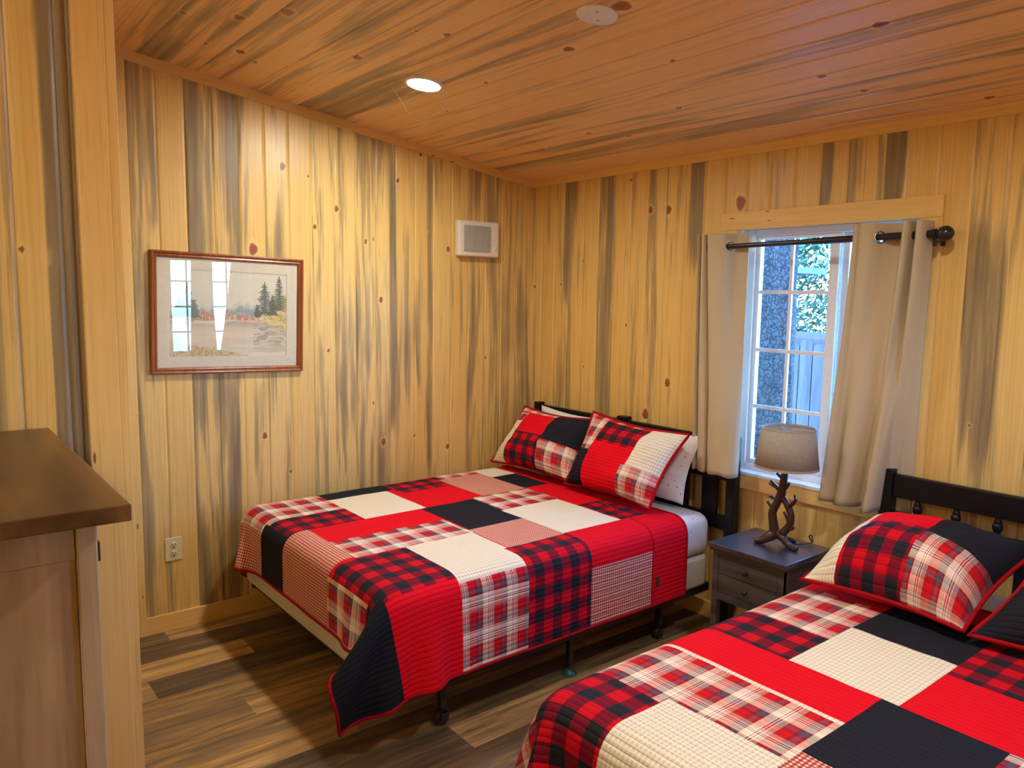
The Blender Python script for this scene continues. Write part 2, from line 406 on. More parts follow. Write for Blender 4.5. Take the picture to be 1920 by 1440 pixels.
# boards: list of (u0,u1,v0,v1,level,tone,seed); fmap(u,v,depth)->xyz arrays
def boards(name, mat, pieces, fmap, knots=(), du=0.009, dv=0.02, groove=0.0035, hole=None, flip=False, stains=(), parent=None):
    VV, FF, GC, WD = [], [], [], []; base = 0
    for (a0, a1, b0, b1, lev, tone, seed) in pieces:
        nu = max(2, int(round((a1-a0-0.006)/du))); nv = max(1, int(round((b1-b0)/dv)))
        us = np.concatenate([[a0, a0+0.0008], np.linspace(a0+0.0035, a1-0.0035, nu+1), [a1-0.0008, a1]])
        dp = np.zeros(len(us)); dp[[0, 1, -2, -1]] = groove
        vs = np.linspace(b0, b1, nv+1)
        U, V = np.meshgrid(us, vs, indexing='ij'); D = np.repeat(dp[:, None], nv+1, 1)
        wdt = a1-a0; uu = (U-a0)/wdt
        sh = 0.018*np.sin(V*1.7+seed*3)+0.01*np.sin(V*4.3+seed)
        n1 = fbm((U+sh)*26+seed*3.1, V*0.9+seed*9.7, seed, 3)
        n2 = fbm((U+sh)*85+seed*1.7, V*2.6+seed*4.1, seed+3, 2)
        n3 = fbm(U*9+seed*5, V*2.6+seed, seed+9, 3)
        side = (uu-0.5)*(1 if (seed*7) % 2 > 1 else -1)*0.35
        st = 0.5*n1+0.28*n2+0.22*n3
        st = 0.5+(st-0.5)*1.9+(lev-0.5)*0.62+side*(0.6 if 0.15 < lev < 0.8 else 0.1)
        for (su0, su1, sv0, sv1, amt) in stains:
            if su1 < a0 or su0 > a1: continue
            e = 0.5*np.minimum(np.clip((U-su0)/0.02+0.5, 0, 1), np.clip((su1-U)/0.02+0.5, 0, 1))*2
            g = np.minimum(np.clip((V-sv0)/0.22+0.5, 0, 1), np.clip((sv1-V)/0.22+0.5, 0, 1))
            st = st+amt*e*g
        K = np.full(U.shape, -3.0); gu = U.copy()
        for (ku, kv, kr) in knots:
            if not (a0-0.01 < ku < a1+0.01): continue
            ell = 1.35
            d = np.hypot(U-ku, (V-kv)/ell)
            wob = 1+0.12*np.sin(3*np.arctan2(V-kv, U-ku)+ku*40)
            K = np.maximum(K, 1-d/(kr*wob))
            gu = gu-(U-ku)/(np.hypot(U-ku, (V-kv)/2.2)+kr)*kr*1.1*np.exp(-(np.hypot(U-ku, (V-kv)/2.2)/(3.2*kr))**2)
        X, Y, Z = fmap(U, V, D)
        VV.append(np.stack([X, Y, Z], -1).reshape(-1, 3))
        GC.append(np.stack([gu+seed*3.77, V+seed*1.93, np.full(U.shape, seed*1.0)], -1).reshape(-1, 3))
        WD.append(np.stack([st, K, np.full(U.shape, tone)], -1).reshape(-1, 3))
        nA, nB = U.shape
        I, J = np.meshgrid(np.arange(nA-1), np.arange(nB-1), indexing='ij')
        q = np.stack([I*nB+J, (I+1)*nB+J, (I+1)*nB+J+1, I*nB+J+1], -1).reshape(-1, 4)
        if hole:
            cu = 0.25*(U[:-1, :-1]+U[1:, :-1]+U[:-1, 1:]+U[1:, 1:]).ravel(); cv = 0.25*(V[:-1, :-1]+V[1:, :-1]+V[:-1, 1:]+V[1:, 1:]).ravel()
            keep = ~((cu > hole[0]) & (cu < hole[1]) & (cv > hole[2]) & (cv < hole[3])); q = q[keep]
        if flip: q = q[:, ::-1]
        FF.append(q+base); base += nA*nB
    V = np.vstack(VV); F = np.vstack(FF)
    me = bpy.data.meshes.new(name)
    me.vertices.add(len(V)); me.vertices.foreach_set('co', V.astype(np.float32).ravel())
    me.loops.add(F.size); me.loops.foreach_set('vertex_index', F.astype(np.int32).ravel())
    me.polygons.add(len(F)); me.polygons.foreach_set('loop_start', np.arange(0, F.size, 4, dtype=np.int32))
    me.update(calc_edges=True)
    for nm, dat in (('gc', GC), ('wd', WD)):
        at = me.attributes.new(nm, 'FLOAT_VECTOR', 'POINT'); at.data.foreach_set('vector', np.vstack(dat).astype(np.float32).ravel())
    me.materials.append(MAT[mat]); me.validate()
    o = bpy.data.objects.new(name, me); COL.objects.link(o); o['_o'] = (0, 0, 0)
    return o

def rnd(a, b): return random.uniform(a, b)
# ------------------------------------------------------------------ room shell
CZ0, CSL = 2.414, 0.1395
ceil_z = lambda y: CZ0-CSL*y
XR, YB = 4.05, -6.2
# left wall (plane x=0)
LEV = [.35, .86, .12, .93, .88, .25, .48, .10, .28, .48, .58, .45, .40, .32, .33, .28, .62, .52, .28, .50]
TON = [.3, .5, .65, .5, .5, .3, .2, .45, .1, .05, .05, .0, .55, .65, .3, .5, .5, .4, .6, .5]
pc = []; yl = -2.418; ys = [-2.86, -2.418]+[-2.291+.127*k for k in range(18)]+[0.02]
for k in range(len(ys)-1):
    pc.append((ys[k], ys[k+1], 0.0, ceil_z(ys[k])+0.02, LEV[k], TON[k], k+1))
LK = [(-1.847, 1.893, .0201), (-1.685, 2.321, .0141), (-1.546, 2.29, .008), (-1.514, 2.027, .01), (-1.387, 2.132, .0121), (-1.808, .928, .0121), (-1.444, 1.365, .008), (-1.212, 1.965, .01), (-1.166, 1.983, .008), (-1.12, 1.644, .0121), (-1.107, .822, .0141), (-1.171, 1.05, .008), (-.811, 2.046, .006), (-.663, 1.951, .0121), (-.659, .744, .0121), (-.897, .835, .008), (-1.418, .628, .006), (-.374, 1.283, .008), (-1.008, 2.317, .01), (-.856, 2.481, .01), (-.717, 1.355, .006), (-1.671, .719, .008)]
LS = [(-2.33, -2.29, .8, 1.9, -.7), (-2.165, -2.04, .55, 1.0, -.22), (-1.93, -1.9, 0, 1.2, -.8), (-1.74, -1.70, 1.8, 2.1, .6), (-1.06, -1.02, .9, 2.4, .5), (-.97, -.93, 1.0, 2.1, .45), (-.81, -.775, .6, 2.5, .7)]
struct(boards('wall_left', 'wall_pine', pc, lambda u, v, d: (-d, u, v), LK, stains=LS))
# back wall (plane y=0)
LEVB = [.55, .12, .45, .33, .12, 1.0, .05, .18, .42, .33, .40, .22, .18, .30, .38, .12, .22, .28, .45, .15, .10, .66, .20]
TONB = [.6, .8, .6, .7, .75, .5, .75, .7, .45, .55, .6, .7, .7, .6, .5, .6, .6, .55, .4, .7, .75, .45, .55]
xs = [-.02]+[.099+.127*k for k in range(31)]+[XR+.02]
pc = []
for k in range(len(xs)-1):
    l = LEVB[k] if k < len(LEVB) else rnd(.1, .6); tn = TONB[k] if k < len(TONB) else rnd(.3, .7)
    pc.append((xs[k], xs[k+1], 0.0, CZ0+.02, l, tn, k+41))
BK = [(1.007, 2.158, .0135), (1.135, 2.151, .0165), (1.589, 2.15, .024), (1.17, 1.216, .0165), (1.021, 1.022, .02), (.032, 1.741, .0098), (.286, 1.754, .0081), (.851, 1.522, .0081), (.475, 1.892, .0054), (.508, 1.25, .0081), (.853, 2.335, .0081), (2.7, 1.2, .006)]
BS = [(.31, .352, 1.7, 2.5, .8), (1.285, 1.36, 1.9, 2.5, .9), (2.30, 2.37, 2.1, 2.5, 1.2), (2.02, 2.06, 2.1, 2.5, .6), (2.66, 2.78, 1.1, 1.9, .4)]
HOLE1 = (1.60, 2.46, .82, 2.02)
struct(boards('wall_back', 'wall_pine', pc, lambda u, v, d: (u, d, v), BK, hole=HOLE1, flip=True, stains=BS))
# right wall (plane x=XR), mostly outside the frame
pc = []; k = 0; y = YB
while y < 0.019:
    y2 = min(0.02, y+.127); pc.append((y, y2, 0.0, ceil_z(y)+.02, rnd(.1, .6), rnd(.2, .7), 90+k)); y = y2; k += 1
HOLE2 = (-1.24, -.40, 1.02, 2.02)
struct(boards('wall_right', 'wall_pine', pc, lambda u, v, d: (XR+d, u, v), du=.03, dv=.06, hole=HOLE2, flip=True))
pc = []; k = 0; x = 0.0
while x < XR-0.001:
    x2 = min(XR, x+.127); pc.append((x, x2, 0.0, ceil_z(YB)+.02, rnd(.1, .6), rnd(.2, .7), 140+k)); x = x2; k += 1
struct(boards('wall_front', 'wall_pine', pc, lambda u, v, d: (u, YB-d, v), du=.03, dv=.08))
# ceiling boards run along x
CL = [.06, .08, .66, .56, .36, .18, .46, .16, .40, .10, .42, .36, .66, .18, .38, .12, .48, .26, .55, .42, .55, .22, .45]
CT = [.7, .6, .5, .45, .3, .4, .35, .5, .3, .5, .35, .5, .4, .3, .5, .6, .5, .6, .55, .7, .5, .7, .6]
yc = [0.02]+[-.079-.127*k for k in range(49)]
pc = []; LV = {}
for k in range(len(yc)-1):
    l = CL[k] if k < len(CL) else rnd(.1, .6); tn = CT[k] if k < len(CT) else rnd(.3, .8)
    pc.append((yc[k+1], yc[k], -.02, XR+.02, l, tn, 200+k))
CK = [(.684, -2.35, .012), (.843, -2.189, .018), (.434, -2.189, .010), (1.059, -2.088, .020), (.484, -2.06, .017), (.415, -1.973, .011), (.895, -1.717, .017), (1.414, -1.619, .012), (1.34, -1.707, .008), (1.15, -1.239, .010), (1.706, -1.272, .017), (2.092, -1.399, .026), (1.959, -.98, .010), (1.663, -.581, .010), (1.05, -.53, .012), (1.205, -.403, .012), (2.663, -.843, .017), (2.32, -.574, .012), (2.38, -.379, .012), (.414, -.561, .010), (.619, -.457, .013), (.17, -1.174, .007), (.67, -1.119, .009), (2.71, -.098, .013), (.378, -2.519, .006), (.42, -1.17, .006)]
CS = [(-1.476, -1.349, -.1, .75, .55), (-1.6, -1.476, -.1, .9, .35), (-1.98, -1.86, 0.9, 2.3, .35), (-2.365, -2.23, -.1, .35, .4)]
cp = [p for p in pc if p[0] > -2.9]; cf = [p for p in pc if p[0] <= -2.9]
cmap = lambda u, v, d: (v, u, CZ0-CSL*u+d)
knc = [(b, a, r) for a, b, r in CK]
CS2 = [(a, b, c, d, e) for a, b, c, d, e in CS]
o = boards('ceiling', 'ceiling_pine', cp, cmap, knc, flip=True, dv=.022, stains=CS2)
o2 = boards('ceiling_far', 'ceiling_pine', cf, cmap, (), flip=True, du=.03, dv=.08)
o2.name = 'ceiling.001'
struct(o); struct(o2)
# floor planks run along y
pc = []; k = 0; x = -.05
FT = {}
while x < XR+.1:
    y = .1-rnd(0, 1.2); yy = [.1]
    offs = -((k*0.47) % 1.22)
    y = .1+offs
    if y < .05: yy.append(y)
    while yy[-1] > YB: yy.append(yy[-1]-1.22)
    for a, b in zip(yy[:-1], yy[1:]):
        pc.append((x, x+.178, b, a, .5, rnd(0.05, .95), 300+len(pc)))
    x += .178; k += 1
struct(boards('floor', 'floor_planks', pc, lambda u, v, d: (u, v, -d), du=.06, dv=.12, groove=.0008, flip=False))

# partition wall block at the left, facing +x at x=1.79
PX = 1.79
yy = [-2.858, -2.935, -2.960, -3.057]+[-3.057-.127*k for k in range(1, 26)]
pc = []
lv = [.55, .75, .0, .8]; tn = [.7, .3, .55, .4]
for k in range(len(yy)-1):
    if yy[k] < YB: break
    l = lv[k] if k < 4 else rnd(.1, .7); q = tn[k] if k < 4 else rnd(.3, .7)
    pc.append((max(YB, yy[k+1]), yy[k], 0.0, ceil_z(yy[k+1])+.01, l, q, 500+k))
struct(boards('wall_partition', 'wall_pine', pc, lambda u, v, d: (PX-d, u, v), [(-2.997, 1.754, .008), (-3.047, 1.762, .009)], dv=.03, stains=[(-2.992, -2.93, -1, 4, 1.6)]))
pc = []; x = 0.0; k = 0
while x < 1.78:
    x2 = min(1.78, x+.127); pc.append((x, x2, 0.0, ceil_z(-2.85)+.01, rnd(.1, .6), rnd(.3, .7), 540+k)); x = x2; k += 1
struct(boards('wall_alcove', 'wall_pine', pc, lambda u, v, d: (u, -2.835-d, v), flip=True, du=.02, dv=.05))

# ------------------------------------------------------------------ trims
def trimbox(name, axis, *b, bevel=.0015):
    return struct(MB().box(*b).build(name, 'trim_pine_'+axis, bevel=bevel))
m = MB(); T = .014; H = .045
m.add([(x, y, ceil_z(y)-dz) for y in (-2.84, 0.0) for (x, dz) in ((0, 0), (T, 0), (T, H), (0, H))], [(0, 1, 2, 3), (7, 6, 5, 4), (0, 4, 5, 1), (1, 5, 6, 2), (2, 6, 7, 3), (3, 7, 4, 0)])
struct(m.build('trim_1', 'trim_pine_y'))
trimbox('trim_2', 'x', 0, XR, -.014, 0.002, CZ0-.040, CZ0+.003)
trimbox('trim_3', 'z', PX-.004, PX+.018, -2.926, -2.856, 0, ceil_z(-2.9))      # casing board
trimbox('trim_4', 'z', PX-.12, PX+.014, -2.856, -2.833, 0, ceil_z(-2.84))      # end cap
trimbox('trim_5', 'z', 0, .016, -2.50, -2.418, 0, ceil_z(-2.5)-.03)
struct(MB().box(0.001, .015, -2.835, 0, 0, .088).build('baseboard_left', 'trim_pine_y', bevel=.002))
struct(MB().box(0, XR, -.015, 0.001, 0, .088).build('baseboard_back', 'trim_pine_x', bevel=.002))
struct(MB().box(XR-.015, XR, YB, 0, 0, .088).build('baseboard_right', 'trim_pine_y', bevel=.002))

# ------------------------------------------------------------------ window 1 (back wall)
def window(idx, f, a0, a1, z0, z1, mull, mun_v, mun_h, depth0):
    """f(a, d, z) -> xyz, d = depth out of the room"""
    def bx(mb, A0, A1, D0, D1, Z0, Z1):
        V = [f(a, d, z) for z in (Z0, Z1) for d in (D0, D1) for a in (A0, A1)]
        mb.add(V, [(0, 2, 3, 1), (4, 5, 7, 6), (0, 1, 5, 4), (2, 6, 7, 3), (0, 4, 6, 2), (1, 3, 7, 5)])
    root = bpy.data.objects.new('window_%d' % idx, None); COL.objects.link(root); root['_o'] = (0, 0, 0); root['kind'] = 'structure'
    fr = MB()
    t = .05
    bx(fr, a0, a0+t, .05, .13, z0, z1); bx(fr, a1-t, a1, .05, .13, z0, z1)
    bx(fr, a0+t, a1-t, .05, .13, z1-.035, z1); bx(fr, a0+t, a1-t, .05, .13, z0, z0+.035)
    fr.build('window_frame', 'white_vinyl', root, bevel=.003)
    rv = MB()
    for A in (a0-.012, a1): bx(rv, A, A+.012, -.001, .15, z0-.012, z1+.012)
    bx(rv, a0, a1, -.001, .15, z1, z1+.012)
    rv.build('reveal', 'white_paint', root)
    sl = MB(); bx(sl, a0-.01, a1+.01, -.022, .06, z0-.014, z0+.004); sl.build('window_sill', 'white_vinyl', root, bevel=.003)
    for s, (b0, b1, dd) in enumerate(((a0+t, mull[1], .065), (mull[0]+.045, a1-t, .09))):
        sh = MB(); w_ = .022
        wl, wr = (w_, mull[1]-mull[0]) if s == 0 else (.035, w_)
        bx(sh, b0, b0+wl, dd, dd+.022, z0+.035, z1-.035); bx(sh, b1-wr, b1, dd, dd+.022, z0+.035, z1-.035)
        bx(sh, b0+wl, b1-wr, dd, dd+.022, z0+.035, z0+.058); bx(sh, b0+wl, b1-wr, dd, dd+.022, z1-.05, z1-.035)
        so = sh.build('sash', 'white_vinyl', root, bevel=.002)
        mu = MB()
        for v in mun_v[s]: bx(mu, v-.008, v+.008, dd+.0052, dd+.0168, z0+.05, z1-.045)
        for h in mun_h: bx(mu, b0+wl, b1-wr, dd+.006, dd+.016, h-.009, h+.009)
        mu.build('muntins', 'white_vinyl', so)
        gl = MB(); bx(gl, b0+wl*.5, b1-wr*.5, dd+.010, dd+.013, z0+.045, z1-.04); gl.build('pane', 'window_glass', so)
    return root
window(1, lambda a, d, z: (a, d, z), *HOLE1, (2.035, 2.081), ([1.841], [2.28]), (1.715, 1.43, 1.146), 0)
w2 = window(2, lambda a, d, z: (XR+d, a, z), *HOLE2, (-.84, -.80), ([-1.02], [-.62]), (1.77, 1.52, 1.27), 0)
trimbox('trim_6', 'x', 1.491, 2.546, -.020, 0.001, 2.016, 2.102)
trimbox('trim_7', 'z', 1.495, 1.588, -.018, 0.001, .82, 2.016)
trimbox('trim_8', 'z', 2.462, 2.546, -.018, 0.001, .82, 2.016)
trimbox('trim_9', 'x', 1.495, 2.546, -.018, 0.001, .737, .822)
for i, b in enumerate(((-1.33, -.31, 2.02, 2.11), (-1.33, -.31, .93, 1.01))):
    trimbox('trim_%d' % (10+i), 'y', XR-.018, XR, b[0], b[1], b[2], b[3])
for i, b in enumerate(((-1.33, -1.25), (-.39, -.31))):
    trimbox('trim_%d' % (12+i), 'z', XR-.018, XR, b[0], b[1], 1.01, 2.02)

# ------------------------------------------------------------------ curtains
def arcres(P, n):
    d = np.r_[0, np.cumsum(np.linalg.norm(np.diff(P, axis=0), axis=1))]
    t = np.linspace(0, d[-1], n); return np.stack([np.interp(t, d, P[:, k]) for k in range(P.shape[1])], 1)
def curtain(name, label, top, bot, zt, zb, rod, swap=None, mat='curtain_fabric', ease=1.3, hemw=.004, holes=()):
    n = 220; A = arcres(crom(np.array(top, float), 8), n); B = arcres(crom(np.array(bot, float), 8), n)
    ts = np.concatenate([np.linspace(0, .085, 34)[:-1], np.linspace(.085, 1, 44)]); rows = len(ts); P = np.zeros((rows, n, 3))
    for i in range(rows):
        t = ts[i]; e = t**ease if t > 0 else 0
        Q = A*(1-e)+B*e
        wv = .006*math.sin(t*5)*np.sin(np.linspace(0, 9, n)+t*3)*t
        zz = zt*(1-t)+(zb+hemw*np.sin(np.linspace(0, 26, n)))*t
        P[i, :, 0] = Q[:, 0]; P[i, :, 1] = np.minimum(Q[:, 1]+wv, -.026); P[i, :, 2] = zz
    if swap: P = swap(P)
    root = thing(name, label, 'curtain', (float(P[0, n//2, 0]), float(P[0, n//2, 1]), float(P[-1, 0, 2])), 'grommet curtains')
    mb = MB().grid(P)
    if holes:
        keep = [k for k, f in enumerate(mb.f) if not any(np.linalg.norm(np.mean([mb.v[q] for q in f], axis=0)-np.array(h)) < .0215 for h in holes)]
        mb.f = [mb.f[k] for k in keep]; mb.uv = [mb.uv[k] for k in keep]; mb.mi = [mb.mi[k] for k in keep]
    o = mb.build('fabric', mat, root)
    s = o.modifiers.new('s', 'SOLIDIFY'); s.thickness = .0018; s.offset = 0
    return root
def ring(root, c, R, r, axis='y', tilt=0):
    pts = []
    for k in range(20):
        a = 2*PI*k/20
        p = Vector((R*math.cos(a), 0, R*math.sin(a))) if axis == 'y' else Vector((0, R*math.cos(a), R*math.sin(a)))
        p.rotate(Matrix.Rotation(tilt, 3, 'Z')); pts.append((c[0]+p.x, c[1]+p.y, c[2]+p.z))
    return MB().tube(pts, r, 8, sub=1, closed=True).build('grommet', 'chrome', root)
ROD = (-.09, 1.944)
cl = curtain('curtain', 'beige grommet curtain on the left side of the window, one bluish lit fold', 
        [(1.425, -.05), (1.431, -.11), (1.440, -.128), (1.449, -.09), (1.455, -.118), (1.468, -.132), (1.478, -.128), (1.484, -.09), (1.49, -.118), (1.505, -.130), (1.545, -.127), (1.582, -.118), (1.602, -.09), (1.622, -.062), (1.655, -.052), (1.684, -.052)],
        [(1.440, -.06), (1.447, -.11), (1.466, -.135), (1.482, -.10), (1.492, -.13), (1.520, -.145), (1.545, -.14), (1.556, -.10), (1.568, -.14), (1.592, -.155), (1.63, -.168), (1.66, -.172), (1.69, -.168), (1.71, -.155), (1.723, -.14), (1.731, -.12)],
        1.994, .812, ROD, ease=1.1, holes=[(1.602, -.09, 1.934)])
ring(cl, (1.602, -.0905, 1.934), .0235, .0045, 'y', .93)
cr = curtain('curtain', 'beige grommet curtain on the right side of the window, pulled slanting to the left', 
        [(2.232, -.075), (2.238, -.118), (2.252, -.130), (2.264, -.118), (2.270, -.128), (2.290, -.134), (2.318, -.120), (2.338, -.09), (2.358, -.062), (2.40, -.044), (2.434, -.046), (2.441, -.09), (2.446, -.130), (2.458, -.145), (2.470, -.128), (2.474, -.080), (2.477, -.040), (2.489, -.036), (2.494, -.080), (2.498, -.128), (2.510, -.145), (2.524, -.126), (2.528, -.07), (2.529, -.045)],
        [(2.165, -.13), (2.178, -.155), (2.20, -.150), (2.222, -.125), (2.228, -.100), (2.238, -.150), (2.265, -.172), (2.292, -.155), (2.308, -.11), (2.320, -.065), (2.338, -.060), (2.350, -.10), (2.362, -.145), (2.380, -.170), (2.398, -.160), (2.410, -.120), (2.416, -.06), (2.430, -.04), (2.445, -.034), (2.458, -.038), (2.472, -.034), (2.492, -.030), (2.505, -.030), (2.512, -.028)],
        1.998, .800, ROD, ease=1.15, holes=[(2.338, -.09, 1.941)])
ring(cr, (2.338, -.0905, 1.941), .0235, .0045, 'y', .95)
rod = thing('curtain_rod', 'black curtain rod with a ball finial above the window', 'curtain rod', (2.0, -.09, 1.93))
MB().tube([(1.52, -.09, 1.932), (2.05, -.09, 1.938)], .0120, 14, sub=1).tube([(2.04, -.09, 1.938), (2.58, -.09, 1.945)], .0150, 14, sub=1).build('pole', 'black_metal', rod)
MB().lathe([(.015, -.022), (.020, -.020), (.020, -.008), (.015, -.004), (.016, .0), (.024, .006), (.029, .018), (.030, .027), (.028, .038), (.020, .049), (.009, .0555), (.001, .056)], (2.566, -.09, 1.944), 24, 'x').build('finial', 'black_metal', rod)
MB().lathe([(.012, -.05), (.022, -.045), (.026, -.03), (.02, -.01), (.014, 0)], (1.52, -.09, 1.932), 24, 'x').build('finial', 'black_metal', rod)
for bx_ in (1.535, 2.556):
    MB().box(bx_-.010, bx_+.010, -.022, -.018, 1.90, 1.965).box(bx_-.006, bx_+.006, -.095, -.02, 1.912, 1.920).tube([(bx_, -.078, 1.92), (bx_, -.09, 1.914), (bx_, -.104, 1.925)], .005, 8).box(bx_-.007, bx_+.007, -.098, -.082, 1.896, 1.928).build('bracket', 'black_metal', rod, bevel=.001)

def sw(P):
    Q = P.copy(); Q[..., 0] = XR+P[..., 1]; Q[..., 1] = P[..., 0]; return Q
c2 = curtain('curtain', 'beige curtain left of the window on the right wall', [(-1.03, -.12), (-1.0, -.13), (-.98, -.06), (-.95, -.13), (-.92, -.06), (-.89, -.13), (-.85, -.12)], [(-1.06, -.12), (-1.0, -.14), (-.97, -.06), (-.93, -.14), (-.89, -.06), (-.84, -.14), (-.79, -.12)], 2.06, .93, ROD, swap=sw)
c3 = curtain('curtain', 'beige curtain right of the window on the right wall', [(-.64, -.12), (-.62, -.13), (-.59, -.06), (-.56, -.13), (-.53, -.06), (-.50, -.13), (-.46, -.12)], [(-.80, -.12), (-.74, -.14), (-.70, -.06), (-.66, -.14), (-.62, -.06), (-.58, -.14), (-.54, -.12)], 2.06, .93, ROD, swap=sw)
rod2 = thing('curtain_rod', 'black curtain rod above the window on the right wall', 'curtain rod', (XR-.09, -.8, 2.0))
MB().tube([(XR-.09, -1.36, 2.0), (XR-.09, -.28, 2.0)], .011, 14, sub=1).build('pole', 'black_metal', rod2)
for yb in (-1.3, -.34): MB().box(XR-.1, XR-.018, yb-.006, yb+.006, 1.97, 1.99).build('bracket', 'black_metal', rod2)

# ------------------------------------------------------------------ ceiling lights and cover plate
nrm = Vector((0, CSL, 1)).normalized()   # ceiling normal
def disc(prof, x, y, mats, name, parent, n=40):
    mb = MB().lathe(prof, (0, 0, 0), n)
    R = Vector((0, 0, 1)).rotation_difference(nrm).to_matrix()
    c = Vector((x, y, ceil_z(y)))
    mb.v = [tuple(c+R@Vector(p)) for p in mb.v]
    return mb.build(name, mats, parent)
for i, (x, y) in enumerate(LAMPS):
    lab = ['round recessed ceiling light near the left wall, glowing white', 'round recessed ceiling light above the right bed', 'added round ceiling light behind the camera, unseen fill', 'added round ceiling light at the far end of the room, unseen fill'][i]
    L = thing('ceiling_light', lab, 'ceiling light', (x, y, ceil_z(y)), 'recessed ceiling lights')
    disc([(.088, .001), (.088, -.004), (.083, -.009), (.074, -.010), (.074, -.003)], x, y, 'heater_white', 'trim_ring', L)
    disc([(.0735, -.002), (.0735, -.0065), (.03, -.0075), (.0005, -.0075)], x, y, 'lamp_glow', 'diffuser', L)
cp_ = thing('ceiling_cover_plate', 'round white blank cover plate with two screws on the wooden ceiling', 'cover plate', (1.989, -1.405, ceil_z(-1.405)))
disc([(.070, .001), (.070, -.003), (.067, -.0055), (.03, -.006), (.0005, -.006)], 1.989, -1.405, 'cover_white', 'plate', cp_)
for dx, dy in ((.022, -.022), (-.020, .024)):
    disc([(.0045, -.005), (.0045, -.0075), (.0005, -.008)], 1.989+dx, -1.405+dy, 'grille_grey', 'screw', cp_, 12)
st = []
for a in ((.718, -1.435), (.62, -1.36), (.50, -1.25), (.44, -1.18)): st.append((a[0], a[1], ceil_z(a[1])-.006))
th = MB().tube([(.735, -1.47, ceil_z(-1.47)-.002), (.66, -1.38, ceil_z(-1.38)-.02), (.50, -1.22, ceil_z(-1.22)-.03), (.44, -1.155, ceil_z(-1.155)-.02), (.56, -1.16, ceil_z(-1.16)-.03), (.74, -1.19, ceil_z(-1.19)-.02), (.90, -1.27, ceil_z(-1.27)-.001)], .0009, 5)  # solid pale strand stands in for a cobweb's reflected light
tag(th.build('cobweb_strand', 'cover_white'), 'thin pale cobweb strand hanging in a loop under the glowing ceiling light', 'cobweb')

# ------------------------------------------------------------------ wall heater vent
hv = thing('wall_heater', 'white square wall heater with vertical grille slats and a small dial', 'wall heater', (0, -.464, 1.9))
y0, y1, z0, z1 = -.616, -.312, 1.912, 2.127
MB().box(.0, .048, y0, y1, z0, z1).build('housing', 'heater_white', hv, bevel=.012, seg=4)
gy0, gy1, gz0, gz1 = -.578, -.382, 1.943, 2.098
MB().box(.046, .0495, gy0, gy1, gz0, gz1).build('grille_recess', 'dark_slot', hv)
m = MB(); n = 26
for k in range(n):
    yk = gy0+(gy1-gy0)*(k+.5)/n; m.box(.049, .054, yk-.0023, yk+.0023, gz0, gz1)
tag(m.build('grille_slats', 'grille_grey', hv), 'grey green vertical slats', None)
MB().lathe([(.012, 0), (.012, .006), (.009, .009), (.0005, .009)], (.047, -.346, 1.968), 20, 'x').build('dial', 'heater_white', hv)

# ------------------------------------------------------------------ outlet
ol = thing('wall_outlet', 'ivory duplex wall outlet low on the left wall', 'outlet', (0, -2.280, .409))
MB().box(0, .006, -2.3205, -2.2395, .351, .468).build('cover_plate', 'ivory_plastic', ol, bevel=.0025)
for zc in (.431, .387):
    r = MB().lathe([(.0165, 0), (.0165, .0025), (.015, .0035), (.0005, .0035)], (.0055, -2.280, zc), 24, 'x').build('receptacle', 'ivory_plastic', ol)
    MB().box(.0085, .0096, -2.2885, -2.2855, zc, zc+.009).box(.0085, .0096, -2.2745, -2.2715, zc, zc+.008).box(.0085, .0096, -2.283, -2.277, zc-.010, zc-.0055).build('slots', 'dark_slot', r)

